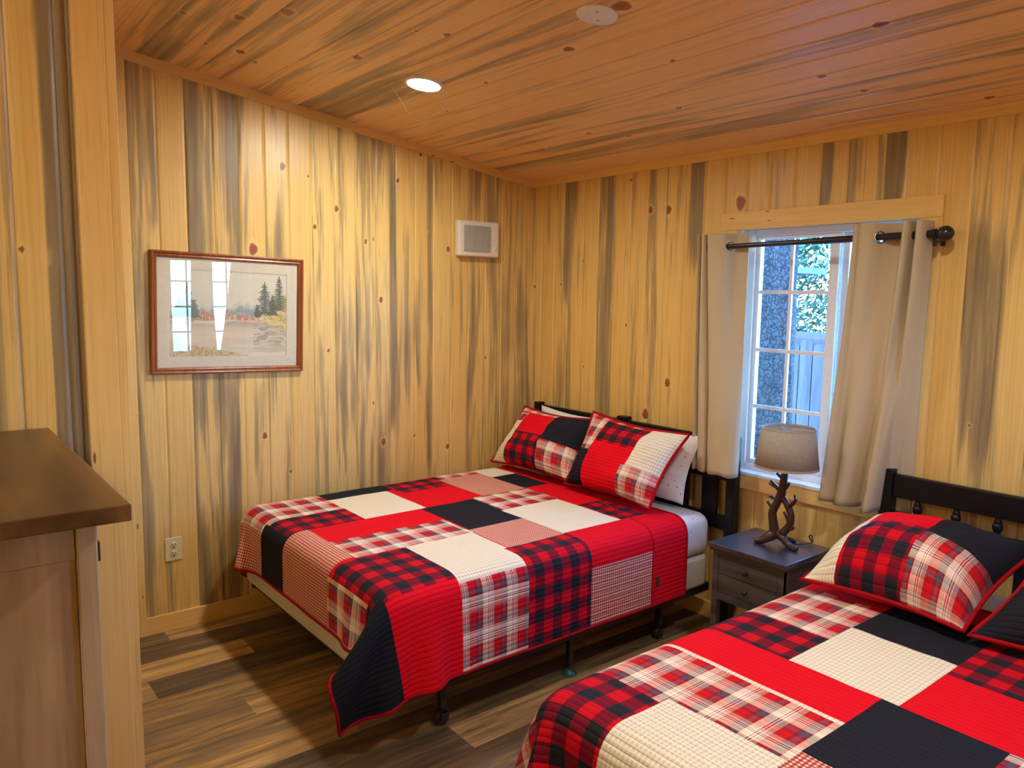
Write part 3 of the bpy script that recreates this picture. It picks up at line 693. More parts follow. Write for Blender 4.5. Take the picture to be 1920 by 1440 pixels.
# ------------------------------------------------------------------ framed picture
def painting_mesh():
    nu, nv = 260, 180
    u = (np.arange(nu)+.5)/nu; v = (np.arange(nv)+.5)/nv
    U, V = np.meshgrid(u, v, indexing='ij')       # v=0 bottom
    f1, f2, f3 = fbm(U*8, V*8, 5, 4), fbm(U*26, V*26, 15, 3), fbm(U*60, V*60, 25, 2)
    C = np.zeros((nu, nv, 3)); C[:] = np.array([.72, .69, .58])
    C += (f1[..., None]-.5)*np.array([.16, .08, .0])
    def blend(mask, col, a=1.0):
        mk = (np.clip(mask, 0, 1)*a)[..., None]; C[:] = C*(1-mk)+np.array(col)*mk
    ss = lambda x, a, b: np.clip((x-a)/(b-a), 0, 1)**2*(3-2*np.clip((x-a)/(b-a), 0, 1))
    blend(ss(.45-U, -.3, .5)*(V > .4), (.60, .66, .66), .5)
    # blue distance, soft tops
    tl = .52+.17*fbm(U*6+2, U*0, 11)+.05*vn(U*26, U*0, 3)+.09*(f2-.5)
    blend(ss(tl-V, 0, .13)*(V > .42), (.25, .36, .42), .75)
    blend(ss(tl-.05-V, 0, .10)*(V > .42)*(f2 > .42), (.18, .28, .34), .5)
    # autumn shrubs
    sh = .455+.075*fbm(U*9, U*0, 21)+.06*(f2-.5)
    mk = ss(sh+.03-V, 0, .04)*(V > .415)
    blend(mk, (.60, .42, .25), .85); blend(mk*(np.sin(U*21+1) > .1)*(f3 > .35), (.56, .20, .12), .7); blend(mk*(f3 < .40), (.36, .22, .14), .5)
    # left bank and right bank
    lb = (V < .50-.45*U+.05*(f2-.5)) & (V > .37+.14*U) & (U < .34)
    blend(lb, (.58, .40, .32), .8); blend(lb & (f2 > .55), (.70, .60, .42), .7); blend(lb & (f3 < .38), (.34, .20, .17), .6)
    top = .42+.33*ss(U, .70, 1.0)+.06*(f2-.5)
    rb = (V < top) & (V > .36-.10*(U-.68)/.32) & (U > .66)
    blend(rb, (.70, .56, .24), .9); blend(rb & (f2 < .48), (.42, .34, .13), .7); blend(rb & (f3 > .62), (.84, .74, .42), .7)
    # conifers: a stem with drooping ragged branches
    rs = np.random.RandomState(4)
    def conifer(cu, b, t, wd, col=(.09, .13, .11), a=.9):
        blend((np.abs(U-cu) < .004) & (V > b) & (V < t), col, a)
        n = 15
        for k in range(n):
            zz = b+(t-b)*(k+.5)/n; L = wd*(1-(k+.5)/n)**.8*(.75+.5*rs.rand())
            for sd in (-1, 1):
                d = (U-cu)*sd; Lk = L*(.8+.4*rs.rand())
                yy = zz-.25*d*0-.18*d+.02*np.sin(d*90)*.3
                th = .016*(1-d/Lk*.7)+.014*(f3-.5)
                blend((d > 0) & (d < Lk) & (np.abs(V-yy) < th), col, a)
    conifer(.14, .46, .86, .10); conifer(.08, .46, .70, .07); conifer(.20, .46, .66, .05, (.16, .22, .22), .7)
    conifer(.80, .50, .90, .095); conifer(.93, .55, .97, .095); conifer(.87, .5, .74, .06); conifer(.735, .47, .62, .035)
    # lake
    wtr = (V < .405-.02*np.sin(U*7)-.06*ss(U, .72, 1)) & ~((V < .5-.45*U) & (V > .37+.14*U) & (U < .3)) & (V > .03+.02*f1)
    rip = fbm(U*5, V*44, 51, 3)
    wc = np.array([.64, .60, .49])+np.array([.10, .02, -.03])*(np.exp(-((U-.42)**2/.06+(V-.24)**2/.02)))[..., None]+(rip[..., None]-.5)*.14
    C[wtr] = wc[wtr]
    blend(wtr*ss(V, .30, .41)*(rip > .40), (.30, .32, .34), .65)
    blend(wtr*ss(V, .33, .40)*(np.abs(U-.66) < .08)*(rip > .35), (.60, .30, .20), .6)
    blend(wtr*(U > .70)*ss(V, .04, .20)*(fbm(U*14, V*50, 61, 3) > .50)*(V < .36), (.26, .28, .23), .7)
    blend(wtr*(U > .84)*(fbm(U*10, V*30, 63, 3) > .55), (.62, .50, .30), .6)
    blend((np.abs(V-.415+.01*np.sin(U*9)) < .006) & (U > .2) & (U < .78), (.74, .64, .54), .9)
    for tu in np.linspace(.26, .74, 17): blend((np.abs(U-tu-.01*math.sin(tu*99)) < .0028) & (V > .425) & (V < .475+.02*math.sin(tu*50)), (.80, .75, .66), .85)
    gr = (V < .14*(1-U*1.5)+.07*fbm(U*25, U*0, 71)*(1-U)) & (U < .66)
    blend(gr, (.62, .50, .26), .85); blend(gr & (fbm(U*70, V*30, 81) > .55), (.40, .28, .12), .7)
    return np.clip(C, 0, .9)
PICO = Vector((0.0, -1.972, 1.565)); PW, PHt, TILT = .752, .588, math.radians(1.4)
pic = thing('framed_picture', 'framed landscape print of a lake with conifers in a reddish wood frame', 'picture', tuple(PICO))
def pmap(x, a, b):     # a = along +y, b = up, about the centre, slightly tilted
    c, s = math.cos(TILT), math.sin(TILT); return (PICO.x+x, PICO.y+a*c+b*s, PICO.z-a*s+b*c)
def pbox(mb, x0, x1, a0, a1, b0, b1, mi=0):
    V = [pmap(x, a, b) for b in (b0, b1) for a in (a0, a1) for x in (x0, x1)]
    mb.add(V, [(0, 2, 3, 1), (4, 5, 7, 6), (0, 1, 5, 4), (2, 6, 7, 3), (0, 4, 6, 2), (1, 3, 7, 5)], mi)
prof = [(0, 0), (.022, 0), (.025, .006), (.022, .012), (.017, .016), (.019, .022), (.016, .028), (.011, .030), (.006, .031)]
m = MB(); hw, hh = PW/2, PHt/2; rings = []
for (x, ins) in prof: rings.append([pmap(x, a*(hw-ins), b*(hh-ins)) for a, b in ((-1, -1), (1, -1), (1, 1), (-1, 1))])
for k in range(len(prof)-1):
    for q in range(4):
        a, b, c, d = rings[k][q], rings[k][(q+1) % 4], rings[k+1][(q+1) % 4], rings[k+1][q]
        m.add([a, b, c, d], [(0, 1, 2, 3)])
m.build('frame', 'frame_wood', pic)
iw, ih = hw-.028, hh-.028
plain('mat_board', (0.70, 0.66, 0.54), 0.85)
m = MB(); ow, oh = iw-.058, ih-.055
pbox(m, .003, .008, -iw, iw, -ih, -oh); pbox(m, .003, .008, -iw, iw, oh, ih); pbox(m, .003, .008, -iw, -ow, -oh, oh); pbox(m, .003, .008, ow, iw, -oh, oh)
m.build('mat_board', 'mat_board', pic)
Cc = painting_mesh(); nu, nv = Cc.shape[:2]
P = np.zeros((nu+1, nv+1, 3))
for i in range(nu+1):
    for j in range(nv+1): P[i, j] = pmap(.005, -ow+2*ow*i/nu, -oh+2*oh*j/nv)
t = NT('landscape_print'); at = t.n('Attribute', attribute_name='paint').outputs['Color']
t.bsdf(t.mix(t.math('MULTIPLY', t.noise(t.n('TexCoord').outputs['Object'], 200, 2), .12), at, (.6, .58, .5)), .8); MAT['landscape_print'] = t.m
o = MB().grid(P, flip=False).build('print', 'landscape_print', pic, smooth=False)
ca = o.data.color_attributes.new('paint', 'FLOAT_COLOR', 'CORNER')
cc = np.repeat(np.concatenate([Cc.reshape(-1, 3), np.ones((nu*nv, 1))], 1), 4, 0); ca.data.foreach_set('color', cc.astype(np.float32).ravel())
m = MB(); pbox(m, .0092, .0104, -iw, iw, -ih, ih); m.build('glass', 'picture_glass', pic)

# ------------------------------------------------------------------ beds
def bed_frame(x0, x1, label, rail_z, post_z, mid_post, headx0, headx1, yh=-.06):
    root = thing('bed_frame', label, 'bed frame', ((x0+x1)/2, -1.05, 0), 'black spindle bed frames')
    hy0, hy1 = yh-.022, yh+.020
    for px in (headx0, headx1-.05): MB().box(px, px+.05, hy0-.004, hy1+.004, 0, post_z).build('headboard_post', 'black_paint', root, bevel=.004)
    if mid_post: MB().box(mid_post-.036, mid_post+.036, hy0-.004, hy1+.004, rail_z-.14, post_z+.004).build('headboard_block', 'black_paint', root, bevel=.003)
    MB().box(headx0+.05, headx1-.05, hy0+.006, hy1-.006, rail_z-.096, rail_z).build('top_rail', 'black_paint', root, bevel=.005)
    MB().box(headx0+.05, headx1-.05, hy0+.004, hy1-.004, rail_z-.215, rail_z-.165).build('lower_rail', 'black_paint', root, bevel=.004)
    MB().box(headx0+.05, headx1-.05, hy0+.004, hy1-.004, rail_z-.47, rail_z-.40).build('lower_rail', 'black_paint', root, bevel=.004)
    n = 9; zt, zb = rail_z-.096, rail_z-.165
    for k in range(n):
        sx = headx0+.148+.1475*k
        if sx > headx1-.08: break
        if mid_post and abs(sx-mid_post) < .05: continue
        h = zt-zb
        MB().lathe([(.008, 0), (.013, .06*h), (.013, .12*h), (.011, .16*h), (.0165, .30*h), (.0185, .45*h), (.017, .60*h), (.0125, .68*h), (.014, .74*h), (.011, .85*h), (.008, h)], (sx, yh, zb), 20).build('spindle', 'black_paint', root)
    pw = .09
    for sx in (headx0+.115, headx1-.205): MB().box(sx, sx+pw, hy0+.008, hy1-.008, rail_z-.40, rail_z-.215).build('headboard_slat', 'black_paint', root, bevel=.003)
    for k in range(5):
        sx = headx0+.30+k*(headx1-headx0-.6-.09)/4
        MB().box(sx, sx+pw, hy0+.008, hy1-.008, rail_z-.40, rail_z-.215).build('headboard_slat', 'black_paint', root, bevel=.003)
    # steel frame
    for sx in (x0+.03, x1-.06): MB().box(sx, sx+.03, -1.95, hy0-.004, .186, .228).build('side_rail', 'black_metal', root, bevel=.002)
    for sy in (-1.93, -1.02, -.30): MB().box(x0+.06, x1-.06, sy-.015, sy+.015, .190, .215).build('cross_rail', 'black_metal', root, bevel=.002)
    for sx in (x0+.075, x1-.075):
        for sy in (-1.70, -.42):
            c = MB().box(sx-.014, sx+.014, sy-.014, sy+.014, .075, .192).lathe([(.009, .045), (.009, .08)], (sx, sy, 0), 12).box(sx-.018, sx-.015, sy-.016, sy+.016, .026, .062).box(sx+.015, sx+.018, sy-.016, sy+.016, .026, .062).box(sx-.018, sx+.018, sy-.014, sy+.014, .054, .062).build('caster', 'black_metal', root, bevel=.001)
            MB().lathe([(.008, -.013), (.026, -.012), (.029, -.008), (.029, .008), (.026, .012), (.008, .013)], (sx, sy, .0292), 28, 'x').build('wheel', 'black_rubber', c)
        l = MB().box(sx-.011, sx+.011, -1.031, -1.009, .02, .192).build('leg', 'black_metal', root, bevel=.001)
        g = MB().lathe([(.034, 0), (.034, .005), (.026, .010), (.014, .022), (.013, .03), (.0005, .03)], (sx, -1.02, 0), 24).build('foot_glide', 'teal_highlight', l)  # teal highlight on the glide is put into its colour
        g['label'] = 'foot glide with a teal highlight as its colour'
    return root
bed_frame(.12, 1.60, 'black wooden spindle bed frame of the bed against the left wall', .985, 1.0, .916, .146, 1.69)
bed_frame(2.40, 3.90, 'black wooden spindle bed frame of the right bed beside the nightstand', .966, .985, None, 2.406, 3.95)

def rbox(name, mat, x0, x1, y0, y1, z0, z1, r, label, cat, group=None, dome=0.0):
    root = thing(name, label, cat, ((x0+x1)/2, (y0+y1)/2, z0), group)
    loops = []; n = 10; RV = .07
    for (ins, z) in [(r, z0)]+[(r*(1-math.sin(a)), z0+r*(1-math.cos(a))) for a in (.5, 1.0, 1.57)]+[(r*(1-math.sin(a)), z1-r*(1-math.cos(a))) for a in (1.57, 1.2, .8, .4, 0)]:
        lp_ = []
        for cx_, cy_, a0 in ((x1-RV, y1-RV, 0), (x0+RV, y1-RV, PI/2), (x0+RV, y0+RV, PI), (x1-RV, y0+RV, 1.5*PI)):
            for k in range(n+1):
                a = a0+PI/2*k/n; lp_.append((cx_+(RV-ins)*math.cos(a), cy_+(RV-ins)*math.sin(a), z))
        loops.append(lp_)
    mb = MB(); N = len(loops[0]); V = [p for l in loops for p in l]
    F = [(i*N+k, i*N+(k+1) % N, (i+1)*N+(k+1) % N, (i+1)*N+k) for i in range(len(loops)-1) for k in range(N)]
    F += [tuple(range(N))[::-1], tuple((len(loops)-1)*N+k for k in range(N))]
    mb.add(V, F); mb.smooth = True; mb.build('body', mat, root)
    return root
g1 = rbox('box_spring', 'box_spring_fabric', .12, 1.588, -1.982, -.10, .228, .385, .02, 'cream box spring under the mattress of the left bed', 'box spring', 'box springs')
g2 = rbox('box_spring', 'box_spring_fabric', 2.40, 3.90, -1.97, -.10, .228, .385, .03, 'cream box spring under the mattress of the right bed', 'box spring', 'box springs')
for g, a, b in ((g1, .12, 1.588), (g2, 2.40, 3.90)):
    q_ = [(cx_+.066*math.cos(a0+PI/2*k/6), cy_+.066*math.sin(a0+PI/2*k/6), .372) for cx_, cy_, a0 in ((b-.07, -.17, 0), (a+.07, -.17, PI/2), (a+.07, -1.90, PI), (b-.07, -1.90, 1.5*PI)) for k in range(7)]
    MB().tube(q_, .004, 6, sub=1, closed=True).build('piping', 'box_spring_fabric', g)
g1 = rbox('mattress', 'dotted_sheet', .125, 1.59, -1.968, -.10, .387, .600, .06, 'mattress of the left bed in a white sheet with tiny dark dots', 'mattress', 'mattresses')
g2 = rbox('mattress', 'dotted_sheet', 2.405, 3.895, -1.968, -.10, .387, .600, .06, 'mattress of the right bed in a white dotted sheet, hidden by the quilt', 'mattress', 'mattresses')

# ---- draped quilts: small cloth solver in numpy
def drape(u0, u1, v0, v1, bx, steps=170, wall=None, h=.035, seed=0, amb=(0, 0)):
    X0, X1, Y0, Y1, ZT, R = bx
    nu = int(round((u1-u0)/h))+1; nv = int(round((v1-v0)/h))+1
    us = np.linspace(u0, u1, nu); vs = np.linspace(v0, v1, nv)
    U, V = np.meshgrid(us, vs, indexing='ij')
    P = np.stack([U, V, np.full(U.shape, ZT+.022)], -1)
    if wall is not None:
        k = U < X0-.015; P[k, 0] = X0-.03; P[k, 2] = ZT+.02-(X0-.015-U[k])
    rs = np.random.RandomState(seed); P += rs.randn(*P.shape)*.0008
    prev = P.copy(); hu, hv = us[1]-us[0], vs[1]-vs[0]; hd = math.hypot(hu, hv)
    top = (U > X0+.12) & (U < X1-.14) & (V > Y0+.14)
    T0 = P.copy(); crn = (U > X1-.03) & (V < Y0+.06); crl = (U < X0+.10) & (V < Y0+.08)
    def proj(A, B, L, k=1.0):
        d = B-A; l = np.linalg.norm(d, axis=-1, keepdims=True)+1e-9
        c = d*(0.5*k*(l-L)/l); return c
    cx, cy = (X0+X1)/2, (Y0+Y1)/2; hx, hy = (X1-X0)/2-R, (Y1-Y0)/2-R
    for it in range(steps):
        vel = (P-prev)*.965; prev = P.copy(); P = P+vel; P[..., 2] -= 9.8*(1/75)**2*.8
        if wall is not None: P[crl] += np.array([.5, 4.5, 0])*(1/75)**2
        if wall is not None: P[crn] += np.array([-1.0, -2.8, 0])*(1/75)**2
        for q in range(14):
            for s in (0, 1):
                a = P[s:nu-1:2]; b = P[s+1:nu:2]; n_ = min(len(a), len(b)); c = proj(a[:n_], b[:n_], hu); P[s:nu-1:2][:n_] += c; P[s+1:nu:2][:n_] -= c
                a = P[:, s:nv-1:2]; b = P[:, s+1:nv:2]; n_ = min(a.shape[1], b.shape[1]); c = proj(a[:, :n_], b[:, :n_], hv); P[:, s:nv-1:2][:, :n_] += c; P[:, s+1:nv:2][:, :n_] -= c
            for s in (0, 1):
                c = proj(P[s:nu-1:2, :-1], P[s+1:nu:2, 1:][:len(P[s:nu-1:2])], hd, .25); P[s:nu-1:2, :-1] += c; P[s+1:nu:2, 1:] -= c
                c = proj(P[s:nu-1:2, 1:], P[s+1:nu:2, :-1], hd, .25); P[s:nu-1:2, 1:] += c; P[s+1:nu:2, :-1] -= c
            if q % 3 == 0:
                c = proj(P[:-2], P[2:], 2*hu, .12); P[:-2] += c; P[2:] -= c
                c = proj(P[:, :-2], P[:, 2:], 2*hv, .12); P[:, :-2] += c; P[:, 2:] -= c
            # collision with rounded bed block
            d = np.stack([np.abs(P[..., 0]-cx)-hx, np.abs(P[..., 1]-cy)-hy, P[..., 2]-(ZT-R)], -1)
            inside_d = np.maximum(d, 0); dist = np.linalg.norm(inside_d, axis=-1)-R
            pen = .012-dist
            mk = (pen > 0) & (dist > -R+1e-6)
            sg = np.stack([np.sign(P[..., 0]-cx), np.sign(P[..., 1]-cy), np.ones(U.shape)], -1)
            nn = inside_d*sg/(np.linalg.norm(inside_d, axis=-1, keepdims=True)+1e-9)
            P[mk] += (nn*pen[..., None])[mk]
            deep = dist <= -R+1e-6; P[deep, 2] = ZT+.012
            fr = mk & (nn[..., 2] > .5); P[fr] = P[fr]*.4+np.concatenate([prev[fr][:, :2], P[fr][:, 2:]], 1)*.6
            P[top, 0] = T0[top, 0]; P[top, 1] = T0[top, 1]
            P[..., 2] = np.maximum(P[..., 2], .015)
            if wall is not None: P[..., 0] = np.maximum(P[..., 0], wall+.018)
    return us, vs, P
def smoothP(P):
    for a in (0, 1):
        Q = np.moveaxis(P, a, 0); Q = Q.copy(); Q[1:-1] = .5*Q[1:-1]+.25*(Q[:-2]+Q[2:]); P = np.moveaxis(Q, 0, a)
    return P
def upsample(P, sub):
    A = crom(P.reshape(P.shape[0], -1), sub).reshape(-1, P.shape[1], 3)
    A = np.swapaxes(A, 0, 1); A = crom(A.reshape(A.shape[0], -1), sub).reshape(-1, A.shape[1], 3)
    return np.swapaxes(A, 0, 1)
def quilt(label, rng, bx, patches, default, swapuv, wall=None, seed=0, tagpos=None, skew=None):
    us, vs, P = drape(*rng, bx, wall=wall, seed=seed)
    P = smoothP(P); sub = 4; F = upsample(P, sub)
    nu, nv = F.shape[:2]
    # keep the fine mesh outside the bed block
    fu = np.linspace(us[0], us[-1], nu); fv = np.linspace(vs[0], vs[-1], nv)
    FU, FV = np.meshgrid(fu, fv, indexing='ij')
    # snap grid lines to patch seams
    nr = fbm(FU*5, FV*5, seed+3, 3)-.5
    F[..., 2] += nr*.006
    cu = .5*(FU[:-1, :-1]+FU[1:, 1:]); cv = .5*(FV[:-1, :-1]+FV[1:, 1:])
    mi = np.full(cu.shape, KINDS.index(default))
    for (a0, a1, b0, b1, k) in patches:
        cc_ = cu if skew is None else cu
        vv = cv if skew is None else skew(cu, cv)
        mi[(cu > a0) & (cu <= a1) & (vv > b0) & (vv <= b1)] = KINDS.index(k)
    uv = np.stack([FV, FU] if swapuv else [FU, FV], -1)
    root = thing('quilt', label, 'quilt', ((bx[0]+bx[1])/2, (bx[2]+bx[3])/2, bx[4]), 'patchwork plaid quilts')
    o = MB().grid(F, mi, uv).build('patchwork', ['quilt_'+k for k in KINDS], root)
    s = o.modifiers.new('s', 'SOLIDIFY'); s.thickness = .007; s.offset = -1
    loop = np.vstack([F[:-1, 0], F[-1, :-1], F[1:, -1][::-1], F[0, 1:][::-1]])[::2]
    MB().tube(loop, .0065, 8, sub=1, closed=True).build('binding', 'binding_red', root)
    return root, us, vs, F
PB1 = [(-1, .31, -1.60, -1.22, 'black'), (-1, .41, -1.22, -.87, 'buffalo'), (-1, .29, -.87, -.58, 'plaid'), (-1, .39, -.60, -.43, 'cream'),
       (.31, .72, -1.60, -1.26, 'cream'), (.41, .72, -1.26, -.90, 'red'), (.27, .70, -.90, -.60, 'hound'), (.39, .69, -.60, -.43, 'black'),
       (-1, .50, -2.04, -1.60, 'plaid'), (.50, .72, -1.985, -1.60, 'buffalo'), (-1, .48, -3, -2.04, 'hound'), (.46, .765, -3, -1.985, 'black'),
       (.72, .94, -1.89, -1.30, 'red'), (.72, 1.14, -1.30, -.98, 'black'), (.70, .97, -.98, -.58, 'plaid'), (.69, 1.12, -.60, -.43, 'red'),
       (1.12, 1.43, -.61, -.43, 'buffalo'), (.97, 1.43, -.99, -.61, 'cream'), (1.14, 1.44, -1.31, -.99, 'hound'), (.94, 1.18, -1.89, -1.31, 'plaid'),
       (.72, 1.17, -3, -1.89, 'hound'), (1.17, 1.56, -3, -2.03, 'plaid'), (1.18, 1.57, -2.03, -1.63, 'buffalo'), (1.18, 1.60, -1.66, -1.32, 'cream'),
       (1.57, 3, -2.03, -1.66, 'red'), (1.60, 3, -1.66, -1.33, 'plaid'), (1.44, 3, -1.33, -.98, 'buffalo'), (1.43, 1.69, -.98, -.58, 'red'), (1.69, 3, -.98, -.58, 'hound'),
       (1.50, 3, -3, -2.03, 'black'), (1.545, 3, -3, -1.965, 'black')]
q1, us, vs, F1 = quilt('red, black and cream patchwork quilt draped over the bed against the left wall', (-.20, 1.950, -2.245, -.335), (.12, 1.60, -1.998, -.10, .605, .065), PB1, 'red', False, wall=0.0, seed=2)
PB2 = [(0, 2.73, -1.04, -.68, 'plaid'), (0, 2.73, -1.27, -1.04, 'buffalo'), (0, 3.015, -1.46, -1.27, 'red'), (0, 2.67, -1.765, -1.46, 'plaid'), (2.66, 3.01, -1.73, -1.46, 'plaid'), (0, 3.01, -1.478, -1.46, 'cream'),
       (0, 2.665, -2.10, -1.76, 'buffalo'), (2.665, 3.01, -3, -1.73, 'cream'), (3.01, 4, -3, -1.67, 'hound'), (3.015, 3.32, -1.67, -1.27, 'black'),
       (2.73, 3.06, -1.27, -.90, 'cream'), (2.73, 3.06, -.90, -.55, 'black'), (3.06, 4, -1.27, -.98, 'red'), (3.06, 4, -.98, -.55, 'buffalo'),
       (3.32, 5, -1.67, -1.27, 'plaid'), (0, 2.665, -3, -2.10, 'buffalo'), (0, 2.38, -3, -1.9, 'plaid'), (0, 2.32, -1.9, -1.76, 'black')]
q2, us2, vs2, F2 = quilt('red, black and cream patchwork quilt draped over the right bed nearest the camera', (2.06, 4.02, -2.30, -.40), (2.39, 3.90, -1.985, -.10, .605, .08), PB2, 'red', True, seed=5)
nf, mf = F1.shape[:2]; fl = []
for a in np.linspace(.62, .999, 60):
    i_ = int(a*(nf-1)); uu_ = us[0]+(us[-1]-us[0])*a; q_ = min(1, max(0, (uu_-.95)/.65)); vv_ = -.425-.155*q_*q_*(3-2*q_)
    j_ = (vv_-vs[0])/(vs[-1]-vs[0])*(mf-1); j0 = int(j_); fl.append(F1[i_, j0]*(1-(j_-j0))+F1[i_, min(mf-1, j0+1)]*(j_-j0))
MB().tube(np.array(fl)-np.array([0, 0, .001]), .0042, 8, sub=2).build('fold_edge', 'binding_red', q1)
# care tag on the left bed's quilt
j = int(np.argmin(abs(np.linspace(vs[0], vs[-1], F1.shape[1])+.545)))
i = int(np.argmin(abs(F1[:, j, 2]-.35)+(np.arange(F1.shape[0]) < F1.shape[0]*.7)*9)); c = F1[i, j]
tg = MB().box(c[0]+.002, c[0]+.005, c[1]-.009, c[1]+.009, c[2]-.028, c[2]+.022).build('care_tag', 'dark_stain', q1, bevel=.001)
tg['label'] = 'small dark tag'

# ------------------------------------------------------------------ pillows
def pillow(name, label, C4, thick, patches, default, binding=True, seed=0, group='quilted pillow shams', cat='pillow', W=.68, Hh=.5, pinch=.09):
    """C4: bottom-left, bottom-right, top-left, top-right corners (seen from the front)"""
    c00, c10, c01, c11 = [np.array(c, float) for c in C4]
    n, mth = 48, 36; s = np.linspace(0, 1, n+1); t = np.linspace(0, 1, mth+1); S, T = np.meshgrid(s, t, indexing='ij')
    ps = S+pinch*np.sin(2*PI*S)*.0; pt = T
    # concave edges
    s_ = .5+(S-.5)*(1-pinch*np.sin(PI*T)**1*np.abs(2*S-1)); t_ = .5+(T-.5)*(1-pinch*1.3*np.sin(PI*S)*np.abs(2*T-1))
    Bp = (c00*(1-s_)[..., None]*(1-t_)[..., None]+c10*s_[..., None]*(1-t_)[..., None]+c01*(1-s_)[..., None]*t_[..., None]+c11*s_[..., None]*t_[..., None])
    nrm_ = np.cross((c10+c11-c00-c01), (c01+c11-c00-c10)); nrm_ /= np.linalg.norm(nrm_)
    prof_ = lambda x: np.clip(1-np.abs(2*x-1)**2.6, 0, 1)**.62
    edg = np.clip(1-np.minimum(T, np.minimum(S, 1-S))/.3, 0, 1)
    wr = (fbm(S*5+seed, T*5, seed, 3)-.5)*.035+(fbm(S*22+seed, T*3.5, seed+2, 2)-.5)*.028*edg+(fbm(S*3.5, T*22+seed, seed+5, 2)-.5)*.016*edg
    bul = prof_(S)*prof_(T)
    root = thing(name, label, cat, tuple(float(x) for x in (c00+c10)/2), group)
    mi = None
    cu = .5*(S[:-1, :-1]+S[1:, 1:]); cv = .5*(T[:-1, :-1]+T[1:, 1:])
    mi = np.full(cu.shape, KINDS.index(default))
    for (a0, a1, b0, b1, k) in patches: mi[(cu > a0) & (cu <= a1) & (cv > b0) & (cv <= b1)] = KINDS.index(k)
    uv = np.stack([T*Hh+seed*.03, S*W+seed*.02], -1)
    Ff = Bp+nrm_*((bul*thick*.66*(1.22-.44*T)+wr*bul)[..., None]); Fb = Bp-nrm_*((bul*thick*.34)[..., None])
    drop_ = np.clip(1-T/.35, 0, 1)**2*bul*thick*.35; Ff[..., 2] -= drop_
    mb = MB().grid(Ff, mi, uv); mb.grid(Fb, None, uv, flip=True)
    if binding: 
        mb.mi[-len(mb.mi)//2:] = [KINDS.index('red')]*(len(mb.mi)-len(mb.mi)//2)
        mats = ['quilt_'+k for k in KINDS]
    else: mats = ['dotted_sheet']; mb.mi = [0]*len(mb.mi)
    mb.build('pillow_cover', mats, root)
    if binding:
        loop = np.vstack([Bp[:-1, 0], Bp[-1, :-1], Bp[1:, -1][::-1], Bp[0, 1:][::-1]])
        cen = Bp.mean(axis=(0, 1)); loop = cen+(loop-cen)*1.012
        MB().tube(loop[::2], .0075, 8, sub=1, closed=True).build('piping', 'binding_red', root)
    return root
SH_A = [(0, .20, .72, .90, 'plaid'), (0, .20, 0, .72, 'cream'), (.2, .60, .52, .93, 'red'), (.2, .62, 0, .52, 'buffalo'), (.60, 1, .46, 1, 'black'), (.62, 1, 0, .46, 'plaid'), (0, .6, .93, 1, 'plaid')]
SH_B = [(0, .24, .48, 1, 'plaid'), (0, .24, 0, .48, 'black'), (.24, .70, .62, .95, 'buffalo'), (.24, .70, 0, .62, 'red'), (.70, 1, .40, 1, 'cream'), (.66, 1, 0, .40, 'plaid'), (.24, .70, .95, 1, 'plaid')]
pillow('pillow', 'white dotted pillow leaning on the headboard behind the left sham', [(.24, -.17, .63), (.93, -.17, .63), (.25, -.11, .99), (.90, -.11, .985)], .13, [], 'white', False, 3, 'white dotted pillows')
pillow('pillow', 'white dotted pillow leaning on the headboard behind the right sham of the left bed', [(.80, -.19, .62), (1.47, -.20, .63), (.88, -.11, .99), (1.52, -.12, .985)], .15, [], 'white', False, 4, 'white dotted pillows')
pillow('pillow', 'patchwork sham in the wall corner of the left bed, red and black on top', [(.13, -.41, .645), (.88, -.41, .65), (.22, -.22, .985), (.84, -.22, .985)], .17, SH_A, 'red', True, 5)
pillow('pillow', 'patchwork sham nearer the window on the left bed, buffalo checks over plain red', [(.84, -.44, .65), (1.46, -.45, .65), (.86, -.25, 1.035), (1.52, -.24, 1.005)], .16, SH_B, 'red', True, 6)
pillow('pillow', 'patchwork sham nearest the nightstand on the right bed, red and black on top', [(2.46, -.745, .665), (3.00, -.73, .66), (2.47, -.27, .80), (3.06, -.27, .855)], .26, SH_A, 'red', True, 7)
pillow('pillow', 'white dotted pillow under the shams of the right bed', [(3.10, -.50, .63), (3.72, -.50, .63), (3.10, -.13, .72), (3.72, -.13, .72)], .12, [], 'white', False, 8, 'white dotted pillows')
pillow('pillow', 'patchwork sham with a plain black corner at the right edge of the photo', [(3.02, -.72, .65), (3.68, -.72, .65), (3.10, -.36, .90), (3.72, -.34, .90)], .17, SH_B, 'red', True, 9)

# ------------------------------------------------------------------ nightstand
ns = thing('nightstand', 'dark grey wooden nightstand with two drawers between the beds', 'nightstand', (2.05, -.32, 0))
X0, X1, Y0, Y1, ZT = 1.858, 2.248, -.505, -.140, .600
MB().box(X0, X1, Y0, Y1, ZT-.022, ZT).build('top', 'nightstand_top', ns, bevel=.003)
MB().box(X0+.008, X1-.008, Y0+.008, Y1, ZT-.034, ZT-.022).build('moulding', 'nightstand_wood', ns, bevel=.003)
bx0, bx1, by0 = X0+.018, X1-.018, Y0+.020
m = MB().box(bx0, bx0+.018, by0+.002, Y1, .345, ZT-.034).box(bx1-.018, bx1, by0+.002, Y1, .345, ZT-.034).box(bx0, bx1, Y1-.01, Y1, .345, ZT-.034).box(bx0, bx1, by0+.02, Y1, .345, .36)
m.build('body', 'nightstand_wood', ns)
st_ = .030
MB().box(bx0, bx0+st_, by0, by0+.02, .345, ZT-.034).box(bx1-st_, bx1, by0, by0+.02, .345, ZT-.034).box(bx0+st_, bx1-st_, by0, by0+.02, ZT-.050, ZT-.034).box(bx0+st_, bx1-st_, by0, by0+.02, .345, .378).build('face_frame', 'nightstand_wood', ns, bevel=.001)
